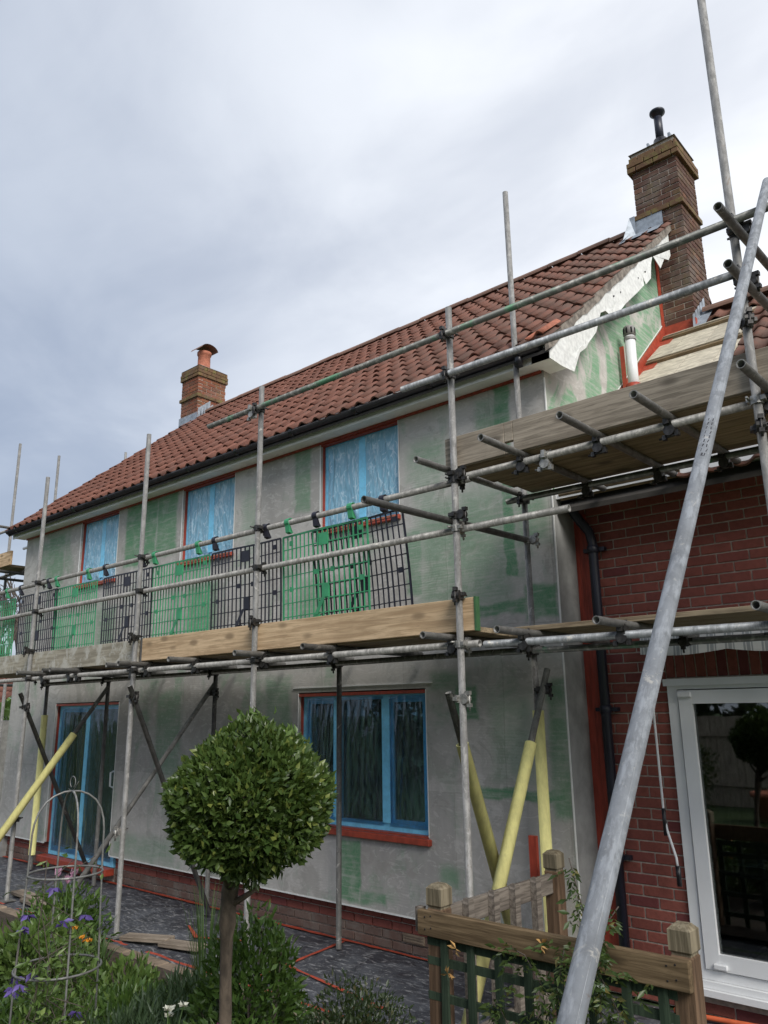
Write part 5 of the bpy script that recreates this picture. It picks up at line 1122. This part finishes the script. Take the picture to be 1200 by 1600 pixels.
flower_plant('burgundy_flower', ((-.19, -3.02, .60),), 'plum', 'ruffled burgundy flower beside the bay tree trunk', 30, .05, .03, .5, 55, .4)
flower_plant('white_blossom', ((-.17, -3.05, .53), (-.21, -3.07, .52), (-.15, -3.06, .50), (-.13, -3.04, .54)), 'cream', 'small white blossoms just below the burgundy flower', 7, .022, .016, .5, 58, .2)

# ------------------------------------------------------------------ metal obelisk with clematis
ob = empty('plant_support', (-1.13, -3.3, .06), 'domed grey metal plant support with hoops in the border', 'plant support')
oc = Vector((-1.10, -3.33, 0)); zt = 1.60
for k in range(4):
    a = k*math.pi/2-.25; pts = []
    for (rr, z) in ((.205, .06), (.198, .75), (.182, 1.20), (.178, 1.40), (.172, 1.45), (.155, 1.505), (.125, 1.55), (.085, 1.58), (.04, 1.597), (0, zt)): pts.append(oc+Vector((math.cos(a)*rr, math.sin(a)*rr, z)))
    obj('upright', MB().path(pts, .0052, 8), M['obelisk'], ob)
for (z, rr) in ((1.205, .18), (.77, .205), (.35, .21)):
    obj('hoop', MB().path([oc+Vector((math.cos(a)*rr, math.sin(a)*rr, z)) for a in np.linspace(0, 2*math.pi, 33)], .0055, 8, cap=False), M['obelisk'], ob)
obj('finial', MB().path([oc+Vector((.028*math.cos(a), 0, zt+.045+.028*math.sin(a))) for a in np.linspace(-1.2, 4.3, 15)], .0025, 6).path([oc+Vector((-.04, .0, zt+.01)), oc+Vector((.0, 0, zt-.005)), oc+Vector((.06, 0, zt+.05))], .0015, 5), M['obelisk'], ob)
cl = empty('clematis', (-1.1, -3.33, .06), 'clematis with feathery leaves and purple flowers climbing the plant support', 'climber')
r = np.random.default_rng(31); st = MB(); LP = []; LD = []
for k in range(16):
    a = r.uniform(0, 6.28); pts = []; H = r.uniform(.5, 1.05) if k > 3 else r.uniform(1.05, 1.25)
    for j in range(9):
        u = j/8; a2 = a+u*r.uniform(-1, 1.6); rr = .17+r.normal(0, .035); pts.append(oc+Vector((math.cos(a2)*rr, math.sin(a2)*rr, .06+H*u)))
    st.path(pts, .0022, 5)
    for p in pts[1:]:
        for _ in range(10 if p.z < .9 else 4): LP.append(np.array(p)+r.normal(0, .035, 3)); LD.append(r.normal(0, 1, 3)+np.array([0, 0, .2]))
q = MB(); leaves(q, LP, LD, .05*r.uniform(.6, 1.2, len(LP)), .017*r.uniform(.7, 1.3, len(LP)), seed=33); obj('foliage', q, M['leaf_light'], cl, kind='stuff'); obj('stems', st, M['twig'], cl)
for k in range(16):
    a = r.uniform(3.2, 6.6); z = r.choice([.45, .55, .62, .7, .8, 1.0, 1.12]) + r.normal(0, .03); p = oc+Vector((math.cos(a)*.2, math.sin(a)*.2, z)); fl_ = MB(); leaves(fl_, [p]*5, [(math.cos(b), math.sin(b), -.7+r.normal(0, .3)) for b in np.linspace(0, 5, 5)], [.048]*5, [.022]*5, seed=200+k); obj('flower', fl_, M['purple'], cl)

# ------------------------------------------------------------------ climber on the trellis
jc = empty('jasmine', (1.1, -1.85, .02), 'jasmine climber with pinnate leaves growing over the trellis fence', 'climber')
r = np.random.default_rng(77); st = MB(); LP = []; LD = []; LL = []
def spray(p, d, n_, l):
    p = Vector(p); d = Vector(d).normalized(); s = d.cross(Vector((0, .3, 1))).normalized()
    for j in range(n_):
        u = (j+1)/n_; c = p+d*l*u
        for sg in (-1, 1): LP.append(c); LD.append(d*.5+s*sg*1.0+Vector((0, 0, -.25))); LL.append(.05*(1-.35*u))
    LP.append(p+d*l); LD.append(d); LL.append(.06)
paths = [[(1.1, -1.85, .05), (1.08, -1.87, .5), (1.1, -1.88, .8), (1.06, -1.86, .98), (1.0, -1.84, 1.12), (.95, -1.82, 1.28)], [(1.1, -1.85, .05), (1.0, -1.87, .5), (1.05, -1.88, .85), (1.14, -1.86, 1.02), (1.2, -1.84, 1.1)],
         [(.9, -1.85, .05), (.82, -1.87, .45), (.78, -1.86, .7), (.7, -1.87, .82), (.62, -1.87, .84)], [(.9, -1.85, .05), (.7, -1.87, .3), (.58, -1.87, .5), (.5, -1.87, .62)], [(1.15, -1.85, .05), (1.25, -1.88, .45), (1.2, -1.89, .65), (1.12, -1.9, .8)], [(1.0, -1.86, .05), (.92, -1.88, .4), (.88, -1.89, .7), (.93, -1.88, .9)]]
for pth in paths:
    st.path(pth, .003, 5)
    for a, b in zip(pth[1:], pth[2:]):
        for _ in range(7): u = r.uniform(); p = Vector(a).lerp(Vector(b), u); spray(p, (r.normal(0, .8), -.5+r.normal(0, .3), -.3+r.normal(0, .5)), 3, r.uniform(.05, .11))
for _ in range(46):
    spray((r.normal(1.08, .10), -1.88+r.normal(0, .015), r.uniform(.45, .98)), (r.normal(0, .8), -.6, r.normal(-.4, .5)), 3, r.uniform(.05, .10))
for _ in range(40):
    spray((r.uniform(.5, 1.35), -1.87+r.normal(0, .02), r.uniform(.3, .72)), (r.normal(0, .8), -.6, r.normal(-.5, .4)), 3, r.uniform(.06, .12))
q = MB(); leaves(q, LP, LD, LL, [x_*.36 for x_ in LL], seed=78); obj('foliage', q, M['jasmine'], jc, kind='stuff'); obj('stems', st, M['twig'], jc)
for i, (x, z) in enumerate(((.26, .77), (.20, .64), (.78, .88))):
    q = MB(); leaves(q, [(x, -1.84, z)]*5, [(r.normal(), -.4, r.normal()) for _ in range(5)], [.05]*5, [.02]*5, seed=300+i); obj('dry_leaf', q, simple('withered_leaf', (0.45, 0.27, 0.10), 0.8), label=('withered brown leaf caught on the trellis, upper left', 'withered brown leaf caught on the trellis, lower left', 'withered brown leaf on the fence top rail')[i], cat='leaf')

# ------------------------------------------------------------------ beyond the far gable, and behind the viewer
def bare_tree(name, base, h, seed, label, depth=5):
    r = random.Random(seed); t = MB(); tips = MB(); e = empty(name, base, label, 'tree')
    def grow(p, d, l, rad, lev):
        q = p+d*l; m = p.lerp(q, .5)+Vector((r.gauss(0, .03), r.gauss(0, .03), 0))*l
        (t if lev > 2 else tips).path([p, m, q], rad, 5, cap=False, radii=[rad, rad*.85, rad*.7])
        if lev == 0: return
        for _ in range(3 if lev > 1 else 4):
            nd = (d+Vector((r.gauss(0, .45), r.gauss(0, .45), r.gauss(.12, .3)))).normalized(); grow(p.lerp(q, r.uniform(.55, 1)), nd, l*r.uniform(.6, .8), rad*.62, lev-1)
    grow(Vector(base), Vector((0, 0, 1)), h*.3, h*.018, depth)
    obj('trunk', t, M['twig'], e); obj('crown', tips, M['twig'], e)
bare_tree('bare_tree', (-24.0, 5.6, 0), 9.5, 3, 'leafless tree behind the far left gable scaffold'); bare_tree('bare_tree', (-27.5, 8.5, 0), 10, 8, 'second leafless tree further behind the far gable', 4)
hs = MB(); r = np.random.default_rng(12); n = 9000; P = np.column_stack([r.uniform(-30, -17, n), r.uniform(-6, 9, n), r.uniform(0, 2.6, n)]); leaves(hs, P, r.normal(0, 1, (n, 3)), [.35]*n, [.2]*n, seed=5); obj('far_hedge', hs, M['leaf_mid'], label='distant green hedge beyond the far gable', cat='hedge', kind='stuff', loc=(-23, 1.5, 0))
sh = empty('outbuilding', (-15.5, 2.6, 0), 'low outbuilding with red tiled roof at the left picture edge', 'outbuilding')
obj('wall', MB().box((-17.5, 1.4, 0), (-13.2, 4.0, 1.9)), M['conc'], sh); obj('fascia', MB().box((-17.6, 1.26, 1.86), (-13.1, 1.31, 2.12)), M['batten'], sh)
q = MB()
for r_ in range(6):
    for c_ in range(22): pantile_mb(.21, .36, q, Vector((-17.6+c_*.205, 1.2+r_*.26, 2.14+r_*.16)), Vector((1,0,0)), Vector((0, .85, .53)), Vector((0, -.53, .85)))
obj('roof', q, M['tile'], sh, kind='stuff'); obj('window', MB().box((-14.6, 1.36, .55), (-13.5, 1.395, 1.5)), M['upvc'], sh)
# garden fence, pot and shrub behind the viewer (seen only as reflections in the door glass)
bf = empty('boundary_fence', (2, -11.5, 0), 'close-boarded garden fence reflected in the patio door glass', 'fence')
q = MB(); x = -9
while x < 12: q.box((x, -11.5, 0), (x+.118, -11.48-rnd.uniform(0, .01), 1.8+rnd.uniform(-.01,.01))); x += .125
obj('boards', q, M['hidden_wood'], bf, kind='stuff'); 
for z in (.4, 1.4): obj('rail', MB().box((-9, -11.47, z), (12, -11.43, z+.09)), M['hidden_wood'], bf)
pp = empty('planter', (-1.6, -9.6, 0), 'terracotta planter reflected in the patio door glass', 'planter'); obj('pot', MB().lathe((-1.6, -9.6, 0), [(0, 0), (.26, 0), (.34, .42), (.38, .42), (.38, .5), (.32, .5), (.30, .4), (0, .4)], 24), M['clay'], pp)
shrub('garden_shrub', (-3.2, -9.6, .8), (.6, .6, .9), 2500, .09, .045, 'leaf_dark', 90, 'rounded dark shrub reflected in the patio door glass', shell=.5)
shrub('garden_shrub', (.2, -10.2, .5), (.9, .6, .6), 2500, .09, .045, 'leaf_mid', 91, 'low green shrub reflected in the patio door glass', shell=.5)

tb2 = MB(); r = np.random.default_rng(44)  # trees added out of view to block low sky and darken the lower wall
for k in range(9):
    c = np.array([-13+k*3.3+r.normal(0, .6), -14.5+r.normal(0, .8), 2.3+r.normal(0, .3)]); q, P_ = blob_leaves(tuple(c), (2.3, 1.8, 2.4), 1300, .45, .28, 400+k, shell=.5); b = len(tb2.v); tb2.v += q.v; tb2.f += [tuple(i+b for i in f) for f in q.f]; tb2.sm += q.sm
obj('added_tree_belt', tb2, M['leaf_dark'], label='added belt of trees out of view behind the garden, blocking low sky, mirrored only in the glass', cat='trees', kind='stuff')
